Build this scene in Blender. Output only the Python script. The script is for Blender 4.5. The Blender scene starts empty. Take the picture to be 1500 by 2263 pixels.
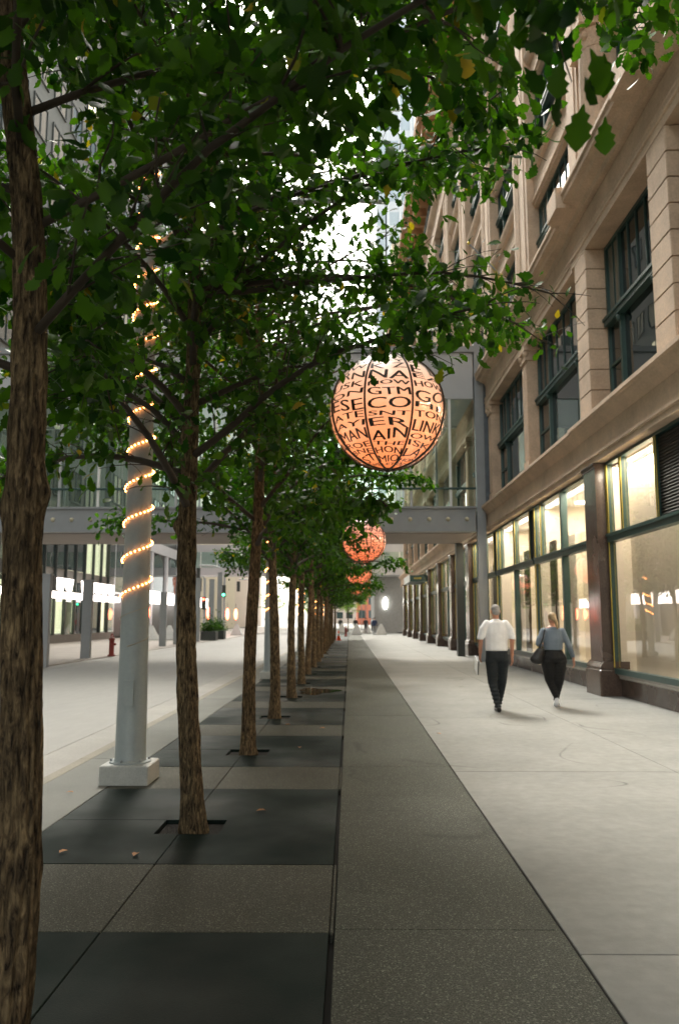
import bpy, bmesh, math, random
import numpy as np
from mathutils import Vector, Matrix, noise
random.seed(7); rng = np.random.default_rng(7)
R = math.radians
SC = bpy.context.scene
COL = SC.collection

# ------------------------------------------------------------------ camera, sky, sun, exposure
CAMH = 1.6
cam = bpy.data.cameras.new('camera'); camo = bpy.data.objects.new('camera', cam); COL.objects.link(camo)
camo.location = (0, 0, CAMH)
camo.rotation_euler = (R(90 + 7.698), 0, R(0.711))
cam.sensor_fit = 'VERTICAL'; cam.sensor_height = 36; cam.sensor_width = 24; cam.lens = 27.95
cam.clip_start = 0.05; cam.clip_end = 3000
cam.dof.use_dof = True; cam.dof.focus_distance = 4.6; cam.dof.aperture_fstop = 3.2
SC.camera = camo
SUN_EL, SUN_AZ = 48, -17          # azimuth from +Y towards +X
world = bpy.data.worlds.new('World'); SC.world = world; world.use_nodes = True
wn = world.node_tree.nodes; wl = world.node_tree.links; wn.clear()
sky = wn.new('ShaderNodeTexSky'); sky.sky_type = 'NISHITA'; sky.sun_disc = False
sky.sun_elevation = R(SUN_EL); sky.sun_rotation = R(SUN_AZ); sky.air_density = 1.2; sky.dust_density = 4.0; sky.ozone_density = 1
hs = wn.new('ShaderNodeHueSaturation'); hs.inputs['Saturation'].default_value = 0.25
bgn = wn.new('ShaderNodeBackground'); bgn.inputs['Strength'].default_value = 0.15
wo = wn.new('ShaderNodeOutputWorld')
wt = wn.new('ShaderNodeVectorMath'); wt.operation = 'MULTIPLY'; wt.inputs[1].default_value = (1.02, 1.0, .91)
wl.new(sky.outputs[0], hs.inputs['Color']); wl.new(hs.outputs[0], wt.inputs[0]); wl.new(wt.outputs[0], bgn.inputs['Color']); wl.new(bgn.outputs[0], wo.inputs['Surface'])
sl = bpy.data.lights.new('sun', 'SUN'); sl.energy = 1.0; sl.angle = R(20); sl.color = (1, 0.95, 0.88)
so = bpy.data.objects.new('sun', sl); COL.objects.link(so)
sd = Vector((math.sin(R(SUN_AZ)) * math.cos(R(SUN_EL)), math.cos(R(SUN_AZ)) * math.cos(R(SUN_EL)), math.sin(R(SUN_EL))))
so.rotation_euler = sd.to_track_quat('Z', 'Y').to_euler(); so.location = (-20, 10, 60)
SC.view_settings.view_transform = 'Standard'; SC.view_settings.look = 'None'
SC.view_settings.gamma = 1.0; SC.view_settings.exposure = 2.25
SC.view_settings.use_curve_mapping = False

# ------------------------------------------------------------------ helpers
def tag(o, label=None, cat=None, group=None, kind=None):
    if label: o['label'] = label
    if cat: o['category'] = cat
    if group: o['group'] = group
    if kind: o['kind'] = kind
    return o
def empty(name, loc=(0, 0, 0), rz=0, parent=None):
    o = bpy.data.objects.new(name, None); COL.objects.link(o); o.location = loc; o.rotation_euler = (0, 0, rz)
    o.empty_display_size = 0.2
    if parent: o.parent = parent
    return o
def inst(name, mesh, loc=(0, 0, 0), parent=None, rot=(0, 0, 0), scale=None):
    o = bpy.data.objects.new(name, mesh); COL.objects.link(o); o.location = loc; o.rotation_euler = rot
    if scale: o.scale = scale
    if parent: o.parent = parent
    return o
def copy_tree(o, parent=None):
    c = o.copy(); COL.objects.link(c); c.parent = parent
    for ch in list(o.children): copy_tree(ch, c)
    return c
class MB:
    def __init__(s): s.v = []; s.f = []
    def add(s, v, f):
        b = len(s.v); s.v += [tuple(x) for x in v]; s.f += [tuple(i + b for i in q) for q in f]; return s
    def box(s, x0, x1, y0, y1, z0, z1):
        v = [(x0,y0,z0),(x1,y0,z0),(x1,y1,z0),(x0,y1,z0),(x0,y0,z1),(x1,y0,z1),(x1,y1,z1),(x0,y1,z1)]
        return s.add(v, [(0,3,2,1),(4,5,6,7),(0,1,5,4),(1,2,6,5),(2,3,7,6),(3,0,4,7)])
    def bevbox(s, x0, x1, y0, y1, z0, z1, b):
        # box with chamfered vertical + top edges
        def ring(i, z): return [(x0+b+i,y0+i,z),(x1-b-i,y0+i,z),(x1-i,y0+b+i,z),(x1-i,y1-b-i,z),(x1-b-i,y1-i,z),(x0+b+i,y1-i,z),(x0+i,y1-b-i,z),(x0+i,y0+b+i,z)]
        v = ring(0, z0) + ring(0, z1 - b) + ring(b, z1)
        f = [tuple(range(7,-1,-1)), tuple(range(16,24))]
        for k in (0, 8):
            for i in range(8): j = (i+1) % 8; f.append((k+i, k+j, k+8+j, k+8+i))
        return s.add(v, f)
    def extr(s, prof, y0, y1):   # profile of (x,z), ccw seen from -Y
        n = len(prof); v = [(x, y0, z) for x, z in prof] + [(x, y1, z) for x, z in prof]
        f = [tuple(range(n)), tuple(range(2*n-1, n-1, -1))]
        for i in range(n): j = (i+1) % n; f.append((i, i+n, j+n, j))
        return s.add(v, f)
    def lathe(s, prof, n=16, c=(0,0,0), cap=True):  # (r,z)
        v = []; f = []
        for r, z in prof:
            for k in range(n):
                a = 2*math.pi*k/n; v.append((c[0]+r*math.cos(a), c[1]+r*math.sin(a), c[2]+z))
        for i in range(len(prof)-1):
            for k in range(n):
                j = (k+1) % n; f.append((i*n+k, i*n+j, (i+1)*n+j, (i+1)*n+k))
        if cap: f.append(tuple(range(n-1,-1,-1))); f.append(tuple((len(prof)-1)*n+k for k in range(n)))
        return s.add(v, f)
    def tube(s, pts, rad, n=8, cap=True):
        pts = [Vector(p) for p in pts]
        if not hasattr(rad, '__len__'): rad = [rad]*len(pts)
        v = []; f = []; up = Vector((0,0,1)); prev = None
        for i, p in enumerate(pts):
            t = (pts[min(i+1, len(pts)-1)] - pts[max(i-1, 0)]).normalized()
            if prev is None: a = t.cross(up) if abs(t.z) < .95 else t.cross(Vector((1,0,0)))
            else: a = prev - t * prev.dot(t)
            a.normalize(); prev = a; b = t.cross(a)
            for k in range(n):
                an = 2*math.pi*k/n; v.append(p + (a*math.cos(an) + b*math.sin(an))*rad[i])
        for i in range(len(pts)-1):
            for k in range(n):
                j = (k+1) % n; f.append((i*n+k, i*n+j, (i+1)*n+j, (i+1)*n+k))
        if cap: f.append(tuple(range(n-1,-1,-1))); f.append(tuple((len(pts)-1)*n+k for k in range(n)))
        return s.add(v, f)
    def sph(s, c, r, nu=12, nv=8):
        rx, ry, rz = r if hasattr(r, '__len__') else (r, r, r)
        v = [(c[0], c[1], c[2]-rz)]; f = []
        for i in range(1, nv):
            a = -math.pi/2 + math.pi*i/nv
            for k in range(nu):
                b = 2*math.pi*k/nu; v.append((c[0]+rx*math.cos(a)*math.cos(b), c[1]+ry*math.cos(a)*math.sin(b), c[2]+rz*math.sin(a)))
        v.append((c[0], c[1], c[2]+rz)); T = len(v)-1
        for k in range(nu):
            j = (k+1) % nu; f.append((0, 1+j, 1+k)); f.append((T, 1+(nv-2)*nu+k, 1+(nv-2)*nu+j))
            for i in range(nv-2): f.append((1+i*nu+k, 1+i*nu+j, 1+(i+1)*nu+j, 1+(i+1)*nu+k))
        return s.add(v, f)
    def mesh(s, name, mat=None, smooth=False, fix=True):
        me = bpy.data.meshes.new(name); me.from_pydata(s.v, [], s.f)
        if fix:
            bm = bmesh.new(); bm.from_mesh(me); bmesh.ops.recalc_face_normals(bm, faces=bm.faces); bm.to_mesh(me); bm.free()
        if mat: me.materials.append(mat)
        if smooth: me.shade_smooth()
        me.update(); return me
    def build(s, name, mat=None, parent=None, smooth=False, loc=(0,0,0), rot=(0,0,0)):
        return inst(name, s.mesh(name, mat, smooth), loc, parent, rot)

# ------------------------------------------------------------------ materials
def nn(nt, t, **k):
    n = nt.nodes.new(t)
    for a, b in k.items():
        if a in n.inputs: n.inputs[a].default_value = b
        else: setattr(n, a, b)
    return n
def M(name, col, rough=.7, metal=0, var=.25, scale=3, fine=None, fvar=.2, bump=0, bscale=40, stretch=(1,1,1), emit=None, estr=0, spec=.5, coat=0, coatr=.1, rvar=0, objc=False, fleck=0, scuff=0, gum=0):
    m = bpy.data.materials.new(name); m.use_nodes = True; nt = m.node_tree; L = nt.links
    bs = nt.nodes['Principled BSDF']
    bs.inputs['Roughness'].default_value = rough; bs.inputs['Metallic'].default_value = metal
    bs.inputs['Specular IOR Level'].default_value = spec
    bs.inputs['Coat Weight'].default_value = coat; bs.inputs['Coat Roughness'].default_value = coatr
    if objc: src = nn(nt, 'ShaderNodeTexCoord').outputs['Object']
    else: src = nn(nt, 'ShaderNodeNewGeometry').outputs['Position']
    mp = nn(nt, 'ShaderNodeMapping'); mp.inputs['Scale'].default_value = stretch; L.new(src, mp.inputs[0])
    def mul(colsock, sc_, amt):
        t = nn(nt, 'ShaderNodeTexNoise', Scale=sc_, Detail=6.0, Roughness=.6); L.new(mp.outputs[0], t.inputs['Vector'])
        r = nn(nt, 'ShaderNodeMapRange'); r.inputs['From Min'].default_value = .3; r.inputs['From Max'].default_value = .7
        r.inputs['To Min'].default_value = 1-amt; r.inputs['To Max'].default_value = 1+amt; L.new(t.outputs['Fac'], r.inputs['Value'])
        x = nn(nt, 'ShaderNodeVectorMath', operation='SCALE'); L.new(colsock, x.inputs[0]); L.new(r.outputs[0], x.inputs['Scale'])
        return x.outputs[0], t
    rgb = nn(nt, 'ShaderNodeRGB'); rgb.outputs[0].default_value = (*col, 1); c = rgb.outputs[0]
    if var: c, t1 = mul(c, scale, var)
    if fine: c, t2 = mul(c, fine, fvar)
    if fleck:
        t = nn(nt, 'ShaderNodeTexVoronoi', Scale=125.0); L.new(mp.outputs[0], t.inputs['Vector'])
        w = nn(nt, 'ShaderNodeSeparateColor'); L.new(t.outputs['Color'], w.inputs[0])
        r = nn(nt, 'ShaderNodeMapRange'); r.inputs['From Min'].default_value = .80; r.inputs['From Max'].default_value = 1.0; r.inputs['To Min'].default_value = 1.0; r.inputs['To Max'].default_value = 1+fleck
        L.new(w.outputs[0], r.inputs['Value']); x = nn(nt, 'ShaderNodeVectorMath', operation='SCALE'); L.new(c, x.inputs[0]); L.new(r.outputs[0], x.inputs['Scale']); c = x.outputs[0]
    if gum:
        t = nn(nt, 'ShaderNodeTexVoronoi', Scale=1.3); L.new(mp.outputs[0], t.inputs['Vector'])
        w = nn(nt, 'ShaderNodeSeparateColor'); L.new(t.outputs['Color'], w.inputs[0]); a = nn(nt, 'ShaderNodeMath', operation='MULTIPLY'); a.inputs[1].default_value = .034; L.new(w.outputs[0], a.inputs[0])
        b = nn(nt, 'ShaderNodeMath', operation='LESS_THAN'); L.new(t.outputs['Distance'], b.inputs[0]); L.new(a.outputs[0], b.inputs[1])
        r = nn(nt, 'ShaderNodeMapRange'); r.inputs['To Min'].default_value = 1; r.inputs['To Max'].default_value = 1-gum; L.new(b.outputs[0], r.inputs['Value'])
        x = nn(nt, 'ShaderNodeVectorMath', operation='SCALE'); L.new(c, x.inputs[0]); L.new(r.outputs[0], x.inputs['Scale']); c = x.outputs[0]
    if scuff:
        t = nn(nt, 'ShaderNodeTexNoise', Scale=.33, Detail=1.5, Distortion=.8); L.new(mp.outputs[0], t.inputs['Vector'])
        a = nn(nt, 'ShaderNodeMath', operation='SUBTRACT'); a.inputs[1].default_value = .5; L.new(t.outputs['Fac'], a.inputs[0])
        b = nn(nt, 'ShaderNodeMath', operation='ABSOLUTE'); L.new(a.outputs[0], b.inputs[0])
        t3 = nn(nt, 'ShaderNodeTexNoise', Scale=.9, Detail=2.0); L.new(mp.outputs[0], t3.inputs['Vector'])
        r3 = nn(nt, 'ShaderNodeMapRange'); r3.inputs['From Min'].default_value = .46; r3.inputs['From Max'].default_value = .6; r3.inputs['To Min'].default_value = 0; r3.inputs['To Max'].default_value = scuff; L.new(t3.outputs['Fac'], r3.inputs[0])
        r = nn(nt, 'ShaderNodeMapRange'); r.inputs['From Min'].default_value = .0; r.inputs['From Max'].default_value = .006; r.inputs['To Min'].default_value = 1.0; r.inputs['To Max'].default_value = 0.0
        L.new(b.outputs[0], r.inputs['Value']); m5 = nn(nt, 'ShaderNodeMath', operation='MULTIPLY'); L.new(r.outputs[0], m5.inputs[0]); L.new(r3.outputs[0], m5.inputs[1])
        m6 = nn(nt, 'ShaderNodeMath', operation='SUBTRACT'); m6.inputs[0].default_value = 1.0; L.new(m5.outputs[0], m6.inputs[1])
        x = nn(nt, 'ShaderNodeVectorMath', operation='SCALE'); L.new(c, x.inputs[0]); L.new(m6.outputs[0], x.inputs['Scale']); c = x.outputs[0]
    L.new(c, bs.inputs['Base Color'])
    if rvar:
        t = nn(nt, 'ShaderNodeTexNoise', Scale=scale*.7, Detail=4.0); L.new(mp.outputs[0], t.inputs['Vector'])
        r = nn(nt, 'ShaderNodeMapRange'); r.inputs['From Min'].default_value = .35; r.inputs['From Max'].default_value = .65
        r.inputs['To Min'].default_value = max(.02, rough-rvar); r.inputs['To Max'].default_value = rough+rvar
        L.new(t.outputs['Fac'], r.inputs['Value']); L.new(r.outputs[0], bs.inputs['Roughness'])
    if bump:
        t = nn(nt, 'ShaderNodeTexNoise', Scale=bscale, Detail=5.0); L.new(mp.outputs[0], t.inputs['Vector'])
        b = nn(nt, 'ShaderNodeBump', Distance=.02, Strength=bump); L.new(t.outputs['Fac'], b.inputs['Height']); L.new(b.outputs[0], bs.inputs['Normal'])
    if emit: bs.inputs['Emission Color'].default_value = (*emit, 1); bs.inputs['Emission Strength'].default_value = estr
    return m
def glassmat(name, tint=(.9,.95,.92), ior=1.5, rough=0.0, opac=0.0, dark=(.01,.015,.014)):
    m = bpy.data.materials.new(name); m.use_nodes = True; nt = m.node_tree; L = nt.links; nt.nodes.clear()
    out = nn(nt, 'ShaderNodeOutputMaterial'); tr = nn(nt, 'ShaderNodeBsdfTransparent'); tr.inputs[0].default_value = (*tint, 1)
    gl = nn(nt, 'ShaderNodeBsdfGlossy'); gl.inputs['Roughness'].default_value = rough; gl.inputs['Color'].default_value = (1,1,1,1)
    lw = nn(nt, 'ShaderNodeLayerWeight'); lw.inputs['Blend'].default_value = .5
    pw_ = nn(nt, 'ShaderNodeMath', operation='POWER'); pw_.inputs[1].default_value = 4.2; L.new(lw.outputs['Facing'], pw_.inputs[0])
    fr = nn(nt, 'ShaderNodeMapRange'); fr.inputs['To Min'].default_value = .05*(ior/1.5); fr.inputs['To Max'].default_value = .9; L.new(pw_.outputs[0], fr.inputs['Value'])
    geo = nn(nt, 'ShaderNodeNewGeometry')
    t = nn(nt, 'ShaderNodeTexNoise', Scale=.8, Detail=1.0); L.new(geo.outputs['Position'], t.inputs['Vector'])
    b = nn(nt, 'ShaderNodeBump', Distance=.02, Strength=.12); L.new(t.outputs['Fac'], b.inputs['Height']); L.new(b.outputs[0], gl.inputs['Normal'])
    mx = nn(nt, 'ShaderNodeMixShader'); L.new(fr.outputs[0], mx.inputs[0]); L.new(gl.outputs[0], mx.inputs[2])
    if opac > 0:
        df = nn(nt, 'ShaderNodeBsdfDiffuse'); df.inputs[0].default_value = (*dark, 1)
        m2 = nn(nt, 'ShaderNodeMixShader'); m2.inputs[0].default_value = opac
        L.new(tr.outputs[0], m2.inputs[1]); L.new(df.outputs[0], m2.inputs[2]); L.new(m2.outputs[0], mx.inputs[1])
    else: L.new(tr.outputs[0], mx.inputs[1])
    L.new(mx.outputs[0], out.inputs[0]); return m
def emitmat(name, col, s):
    m = bpy.data.materials.new(name); m.use_nodes = True
    bs = m.node_tree.nodes['Principled BSDF']; bs.inputs['Base Color'].default_value = (*col, 1)
    bs.inputs['Emission Color'].default_value = (*col, 1); bs.inputs['Emission Strength'].default_value = s; return m

mt = {}
mt['concrete'] = M('concrete', (.20,.201,.186), .85, spec=.3, scuff=.5, gum=.45, var=.13, scale=.7, fine=9, fvar=.10, bump=.15, bscale=90)
mt['strip'] = M('aggregate strip', (.068,.071,.057), .8, spec=.25, fleck=1.5, scuff=.3, var=.14, scale=.8, fine=120, fvar=.8, bump=.4, bscale=160)
mt['band_light'] = M('exposed aggregate', (.060,.060,.047), .75, spec=.25, fleck=1.5, var=.14, scale=.9, fine=110, fvar=.8, bump=.4, bscale=150)
mt['band_dark'] = M('dark paver', (.0055,.013,.0105), .62, spec=.12, var=.2, scale=.9, fine=120, fvar=.3, bump=.15, bscale=150, rvar=.18)
mt['joint'] = M('joint', (.016,.014,.010), .9, var=0)
mt['soil'] = M('pit soil', (.013,.011,.008), .95, var=.4, scale=14, fine=70, fvar=.5, bump=1, bscale=60)
mt['kerb'] = M('granite kerb', (.21,.195,.155), .8, var=.15, scale=2, fine=60, fvar=.2)
mt['kerbstrip'] = M('kerb strip', (.13,.135,.12), .8, var=.15, scale=1.2, fine=90, fvar=.3)
mt['road'] = M('pale road concrete', (.25,.246,.23), .8, var=.10, scale=.35, fine=7, fvar=.05, stretch=(1,.25,1), bump=.1, bscale=60)
mt['gutter'] = M('gutter', (.27,.262,.24), .8, var=.12, scale=1, fine=30, fvar=.1)
mt['farwalk'] = M('far pavement', (.33,.295,.265), .8, var=.12, scale=.8)
mt['ground'] = M('ground', (.2,.19,.17), .9, var=.1, scale=.3)
mt['stone'] = M('brown sandstone', (.55,.41,.295), .85, var=.2, scale=1.2, fine=22, fvar=.12, bump=.35, bscale=30)
mt['stone_carved'] = M('carved sandstone', (.58,.435,.315), .85, var=.1, scale=2, fine=26, fvar=.2, bump=1.0, bscale=14)
mt['orange_lit'] = M('orange-lit cornice', (.40,.21,.095), .8, var=.25, scale=3, fine=30, fvar=.2, bump=.8, bscale=12)  # warm orange light on the roof cornice, painted into its ochre colour
mt['granite'] = M('polished brown granite', (.085,.055,.042), .22, var=.15, scale=2, fine=70, fvar=.55, rvar=.08, spec=.6)
mt['ledge'] = M('polished ledge', (.5,.47,.43), .18, var=.1, spec=.7)
mt['green'] = M('dark green painted metal', (.026,.066,.060), .38, var=.12, scale=4)
mt['gold'] = M('brass strip', (.62,.46,.07), .32, metal=.7, var=.1)
mt['louvre'] = M('dark louvre', (.03,.024,.02), .5, var=.1)
mt['winglass'] = glassmat('upper window glass', ior=1.55, opac=.85, dark=(.012,.022,.022))
mt['paleglass'] = glassmat('pale window pane', ior=1.5, opac=.95, dark=(.20,.19,.15))  # paler, nearly opaque glass for some upper panes
mt['shopglass'] = glassmat('shop glass', (.98,.97,.96), ior=1.45)
mt['bridgeglass'] = glassmat('skyway glass', (.88,.95,.92), ior=1.5)
mt['cream'] = M('cream display wall', (.78,.71,.59), .6, var=.06, scale=.8)
mt['cream2'] = M('pale interior wall', (.80,.73,.58), .7, var=.05, scale=.5)
mt['darkint'] = M('dark interior wall', (.045,.032,.022), .6, var=.2, scale=2)
mt['orangeint'] = M('orange interior wall', (.55,.27,.07), .6, var=.2, scale=1.2)
mt['greysteel'] = M('grey painted steel', (.25,.265,.275), .5, var=.06, scale=2)
mt['greysteel2'] = M('light grey panel', (.40,.41,.42), .5, var=.05, scale=1)
mt['soffit'] = M('skyway soffit', (.21,.175,.155), .6, var=.1, scale=1)
mt['darksteel'] = M('dark steel', (.03,.035,.032), .5, var=.1)
mt['polegrey'] = M('grey pole paint', (.30,.34,.345), .42, var=.07, scale=3, fine=30, fvar=.04)
mt['plinthgrey'] = M('pole plinth concrete', (.42,.43,.41), .8, var=.1, scale=5, fine=60, fvar=.1)
mt['bulb'] = emitmat('warm bulb', (1,.30,.07), 7)
mt['cord'] = M('cord', (.35,.33,.27), .6, var=.1)
mt['wall_l'] = M('left building wall', (.12,.125,.115), .7, var=.1)
mt['wall_l2'] = M('left spandrel', (.17,.16,.14), .7, var=.12)
mt['tower_a'] = M('cream tower stone', (.52,.47,.36), .8, var=.08)
mt['tower_b'] = M('beige tower stone', (.47,.40,.34), .8, var=.08)
mt['tower_c'] = M('pale blue tower cladding', (.62,.68,.74), .4, var=.06)
mt['tower_d'] = M('grey block wall', (.24,.25,.25), .85, var=.1, fine=5, fvar=.08)
mt['dkwin'] = glassmat('far window glass', ior=1.5, opac=1.0, dark=(.03,.045,.045))
mt['palewin'] = M('pale blue glazing', (.42,.52,.60), .25, var=.1)
mt['creamwin'] = M('dull cream tower glazing', (.22,.20,.15), .3, var=.1)  # muted cream panes of the ribbed tower
mt['litwin'] = emitmat('lit window', (.92,.84,.58), .28)
mt['whitesign'] = emitmat('lit white sign', (1,.90,.84), 1.2)
mt['redlamp'] = emitmat('red lamp', (1,.13,.06), 3.5)
mt['greensig'] = emitmat('green signal', (.05,1,.35), 4)
mt['redsig'] = emitmat('red signal', (1,.06,.03), 4)
mt['whitelamp'] = emitmat('white lamp', (1,.95,.85), 4)
mt['hydrant'] = M('hydrant red', (.22,.03,.02), .5, var=.15)
mt['cone'] = M('cone orange', (.85,.12,.03), .6, var=.05)
mt['white'] = M('white paint', (.75,.75,.73), .6, var=.05)
mt['bollard'] = M('pale concrete bollard', (.50,.50,.48), .85, var=.1)
mt['dryleaf'] = M('dry leaf', (.34,.15,.045), .7, var=.25, scale=20)
mt['flag'] = M('yellow flag cloth', (.50,.40,.12), .8, var=.12, scale=9)

# foliage
def leafmat(name, c1, c2, cy):
    m = bpy.data.materials.new(name); m.use_nodes = True; nt = m.node_tree; L = nt.links; nt.nodes.clear()
    out = nn(nt, 'ShaderNodeOutputMaterial'); at = nn(nt, 'ShaderNodeAttribute'); at.attribute_name = 'rnd'
    cr = nn(nt, 'ShaderNodeValToRGB'); L.new(at.outputs['Fac'], cr.inputs[0]); e = cr.color_ramp.elements
    e[0].position = 0; e[0].color = (*c1, 1); e[1].position = .9; e[1].color = (*c2, 1)
    a = e.new(.982); a.color = (*c2, 1); b = e.new(.994); b.color = (*cy, 1)
    p = nn(nt, 'ShaderNodeBsdfPrincipled'); p.inputs['Roughness'].default_value = .5; p.inputs['Specular IOR Level'].default_value = .22
    L.new(cr.outputs[0], p.inputs['Base Color'])
    t = nn(nt, 'ShaderNodeBsdfTranslucent'); sc_ = nn(nt, 'ShaderNodeVectorMath', operation='MULTIPLY'); sc_.inputs[1].default_value = (2.1, 2.5, .45)
    L.new(cr.outputs[0], sc_.inputs[0]); L.new(sc_.outputs[0], t.inputs[0])
    mx = nn(nt, 'ShaderNodeMixShader'); mx.inputs[0].default_value = .38
    L.new(p.outputs[0], mx.inputs[1]); L.new(t.outputs[0], mx.inputs[2]); L.new(mx.outputs[0], out.inputs[0]); return m
mt['leaf'] = leafmat('leaf', (.006,.028,.004), (.043,.104,.007), (.26,.17,.02))
mt['leaf2'] = leafmat('bright leaf', (.09,.19,.03), (.17,.28,.05), (.42,.30,.05))
def barkmat():
    m = bpy.data.materials.new('bark'); m.use_nodes = True; nt = m.node_tree; L = nt.links; bs = nt.nodes['Principled BSDF']
    g = nn(nt, 'ShaderNodeNewGeometry'); mp = nn(nt, 'ShaderNodeMapping'); mp.inputs['Scale'].default_value = (1, 1, .24); L.new(g.outputs['Position'], mp.inputs[0])
    t = nn(nt, 'ShaderNodeTexNoise', Scale=52.0, Detail=7.0, Roughness=.68, Distortion=.6); L.new(mp.outputs[0], t.inputs['Vector'])
    t2 = nn(nt, 'ShaderNodeTexNoise', Scale=7.0, Detail=3.0); L.new(g.outputs['Position'], t2.inputs['Vector'])
    cr = nn(nt, 'ShaderNodeValToRGB'); L.new(t.outputs['Fac'], cr.inputs[0]); e = cr.color_ramp.elements
    e[0].position = .36; e[0].color = (.012,.008,.005, 1); e[1].position = .68; e[1].color = (.30,.22,.12, 1)
    a = e.new(.5); a.color = (.11,.077,.042, 1)
    mu = nn(nt, 'ShaderNodeMapRange'); mu.inputs['From Min'].default_value = .35; mu.inputs['From Max'].default_value = .65; mu.inputs['To Min'].default_value = .75; mu.inputs['To Max'].default_value = 1.25
    L.new(t2.outputs['Fac'], mu.inputs[0]); x = nn(nt, 'ShaderNodeVectorMath', operation='SCALE'); L.new(cr.outputs[0], x.inputs[0]); L.new(mu.outputs[0], x.inputs['Scale'])
    L.new(x.outputs[0], bs.inputs['Base Color']); bs.inputs['Roughness'].default_value = .85; bs.inputs['Specular IOR Level'].default_value = .25
    b = nn(nt, 'ShaderNodeBump', Distance=.02, Strength=1.0); L.new(t.outputs['Fac'], b.inputs['Height']); L.new(b.outputs[0], bs.inputs['Normal']); return m
mt['bark'] = barkmat()
mt['twig'] = M('twig bark', (.040,.029,.018), .85, var=.2, scale=8)

# ------------------------------------------------------------------ ground
def struct(name, mb, mat, z=None): return tag(mb.build(name, mat), kind='structure')
struct('ground', MB().box(-1500, 1500, -300, 2500, -.5, -.16), mt['ground'])
road = struct('road', MB().box(-10.0, -3.70, -40, 420, -.15, -.035), mt['road'])
struct('gutter', MB().box(-3.68, -3.14, -40, 420, -.15, -.031), mt['gutter'])
struct('far_gutter', MB().box(-10.55, -10.02, -40, 420, -.15, -.031), mt['gutter'])
# road expansion joints (dark slots)
pave = empty('pavement'); tag(pave, kind='structure')
MB().box(-3.0, 5.9, -40, 420, -.15, -.055).build('joint_bed', mt['joint'], pave)
def slab(name, x0, x1, y0, y1, mat, z=0.0, g=.0035):
    z += random.uniform(-.0012, .0012)
    return MB().bevbox(x0+g, x1-g, y0+g, y1-g, -.10, z, .004).build(name, mat, pave)
def lshape(p):
    cx_ = sum(q[0] for q in p)/len(p); g = .004; q2 = []
    n = len(p)
    for i in range(n):   # inset each corner by the joint gap
        (x0,y0),(x1,y1),(x2,y2) = p[i-1], p[i], p[(i+1) % n]
        d1 = (np.sign(x1-x0), np.sign(y1-y0)); d2 = (np.sign(x2-x1), np.sign(y2-y1))
        q2.append((x1 - g*d1[1] - g*d2[1], y1 + g*d1[0] + g*d2[0]))
    z = random.uniform(-.0012,.0012); m = len(q2)
    v = [(x, y, -.10) for x, y in q2] + [(x, y, z) for x, y in q2]
    MB().add(v, [tuple(range(m-1,-1,-1)), tuple(range(m, 2*m))] + [(i, (i+1) % m, (i+1) % m+m, i+m) for i in range(m)]).build('dark_paver', mt['band_dark'], pave)
for k in range(-3, 38):
    y = -1 + k*3.5
    slab('kerb_stone', -3.14, -3.0, y, y+3.5, mt['kerb'], -.004, .004)
    slab('kerb_strip_slab', -2.995, -2.34, y, y+3.5, mt['kerbstrip'])
for k in range(-3, 30):
    y0 = 5.5 + 3.5*k
    for (a, b) in ((-2.335, -1.285), (-1.285, -.106)):
        if k < 17: # dark band has the tree pit cut out of it
            cx0, cx1, py0, py1 = -1.47, -.99, y0+.74, y0+1.16
            if a < -2: 
                slab('dark_paver', a, b, y0+1.16, y0+2.35, mt['band_dark'], g=.004)
                lshape([(a,y0),(b,y0),(b,py0),(cx0,py0),(cx0,py1),(a,py1)])
            else:
                lshape([(a,y0),(b,y0),(b,y0+2.35),(a,y0+2.35),(a,py1),(cx1,py1),(cx1,py0),(a,py0)])
        else: slab('dark_paver', a, b, y0, y0+2.35, mt['band_dark'])
        if k < 17 and a < -2: MB().box(-1.466, -.994, y0+.744, y0+1.156, -.054, -.030+random.uniform(-.004,.004)).build('soil', mt['soil'], pave)
        slab('aggregate_paver', a, b, y0+2.35, y0+3.5, mt['band_light'])
    slab('aggregate_paver', -.106, -.084, y0+2.35, y0+3.5, mt['band_light'], g=.002)
slab('aggregate_paver', -2.335, -.1, -8.5, -5.0, mt['band_light'])
for k in range(-3, 26): slab('strip_slab', -.083, 1.10, 4.4+4.65*k, 4.4+4.65*(k+1), mt['strip'], g=.004)
for k in range(-4, 26):
    slab('concrete_slab', 1.106, 3.45, 4.1+4.65*k, 4.1+4.65*(k+1), mt['concrete'], g=.0035)
    slab('concrete_slab', 3.45, 5.85, 4.1+4.65*k, 4.1+4.65*(k+1), mt['concrete'], g=.0035)
struct('far_sidewalk', MB().box(-20.2, -10.57, -40, 420, -.15, .0), mt['farwalk'])
MBp = MB().box(-3.0, 5.9, 140, 420, -.1, 0.001).build('far_paving', mt['concrete'], pave)

_p = []
for k in range(28):
    a = 2*math.pi*k/28; r_ = 1 + .25*math.sin(3*a+1) + .12*math.sin(7*a); _p.append((-.72+.42*r_*math.cos(a), 18.25+.75*r_*math.sin(a), .0022))
pud = MB().add(_p + [(x, y, .0062) for x, y, z in _p], [tuple(range(28)), tuple(range(28, 56))] + [(i, (i+1) % 28, (i+1) % 28+28, i+28) for i in range(28)]).build('puddle', M('water film', (.02,.022,.02), .04, var=0)); tag(pud, kind='structure')
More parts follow.
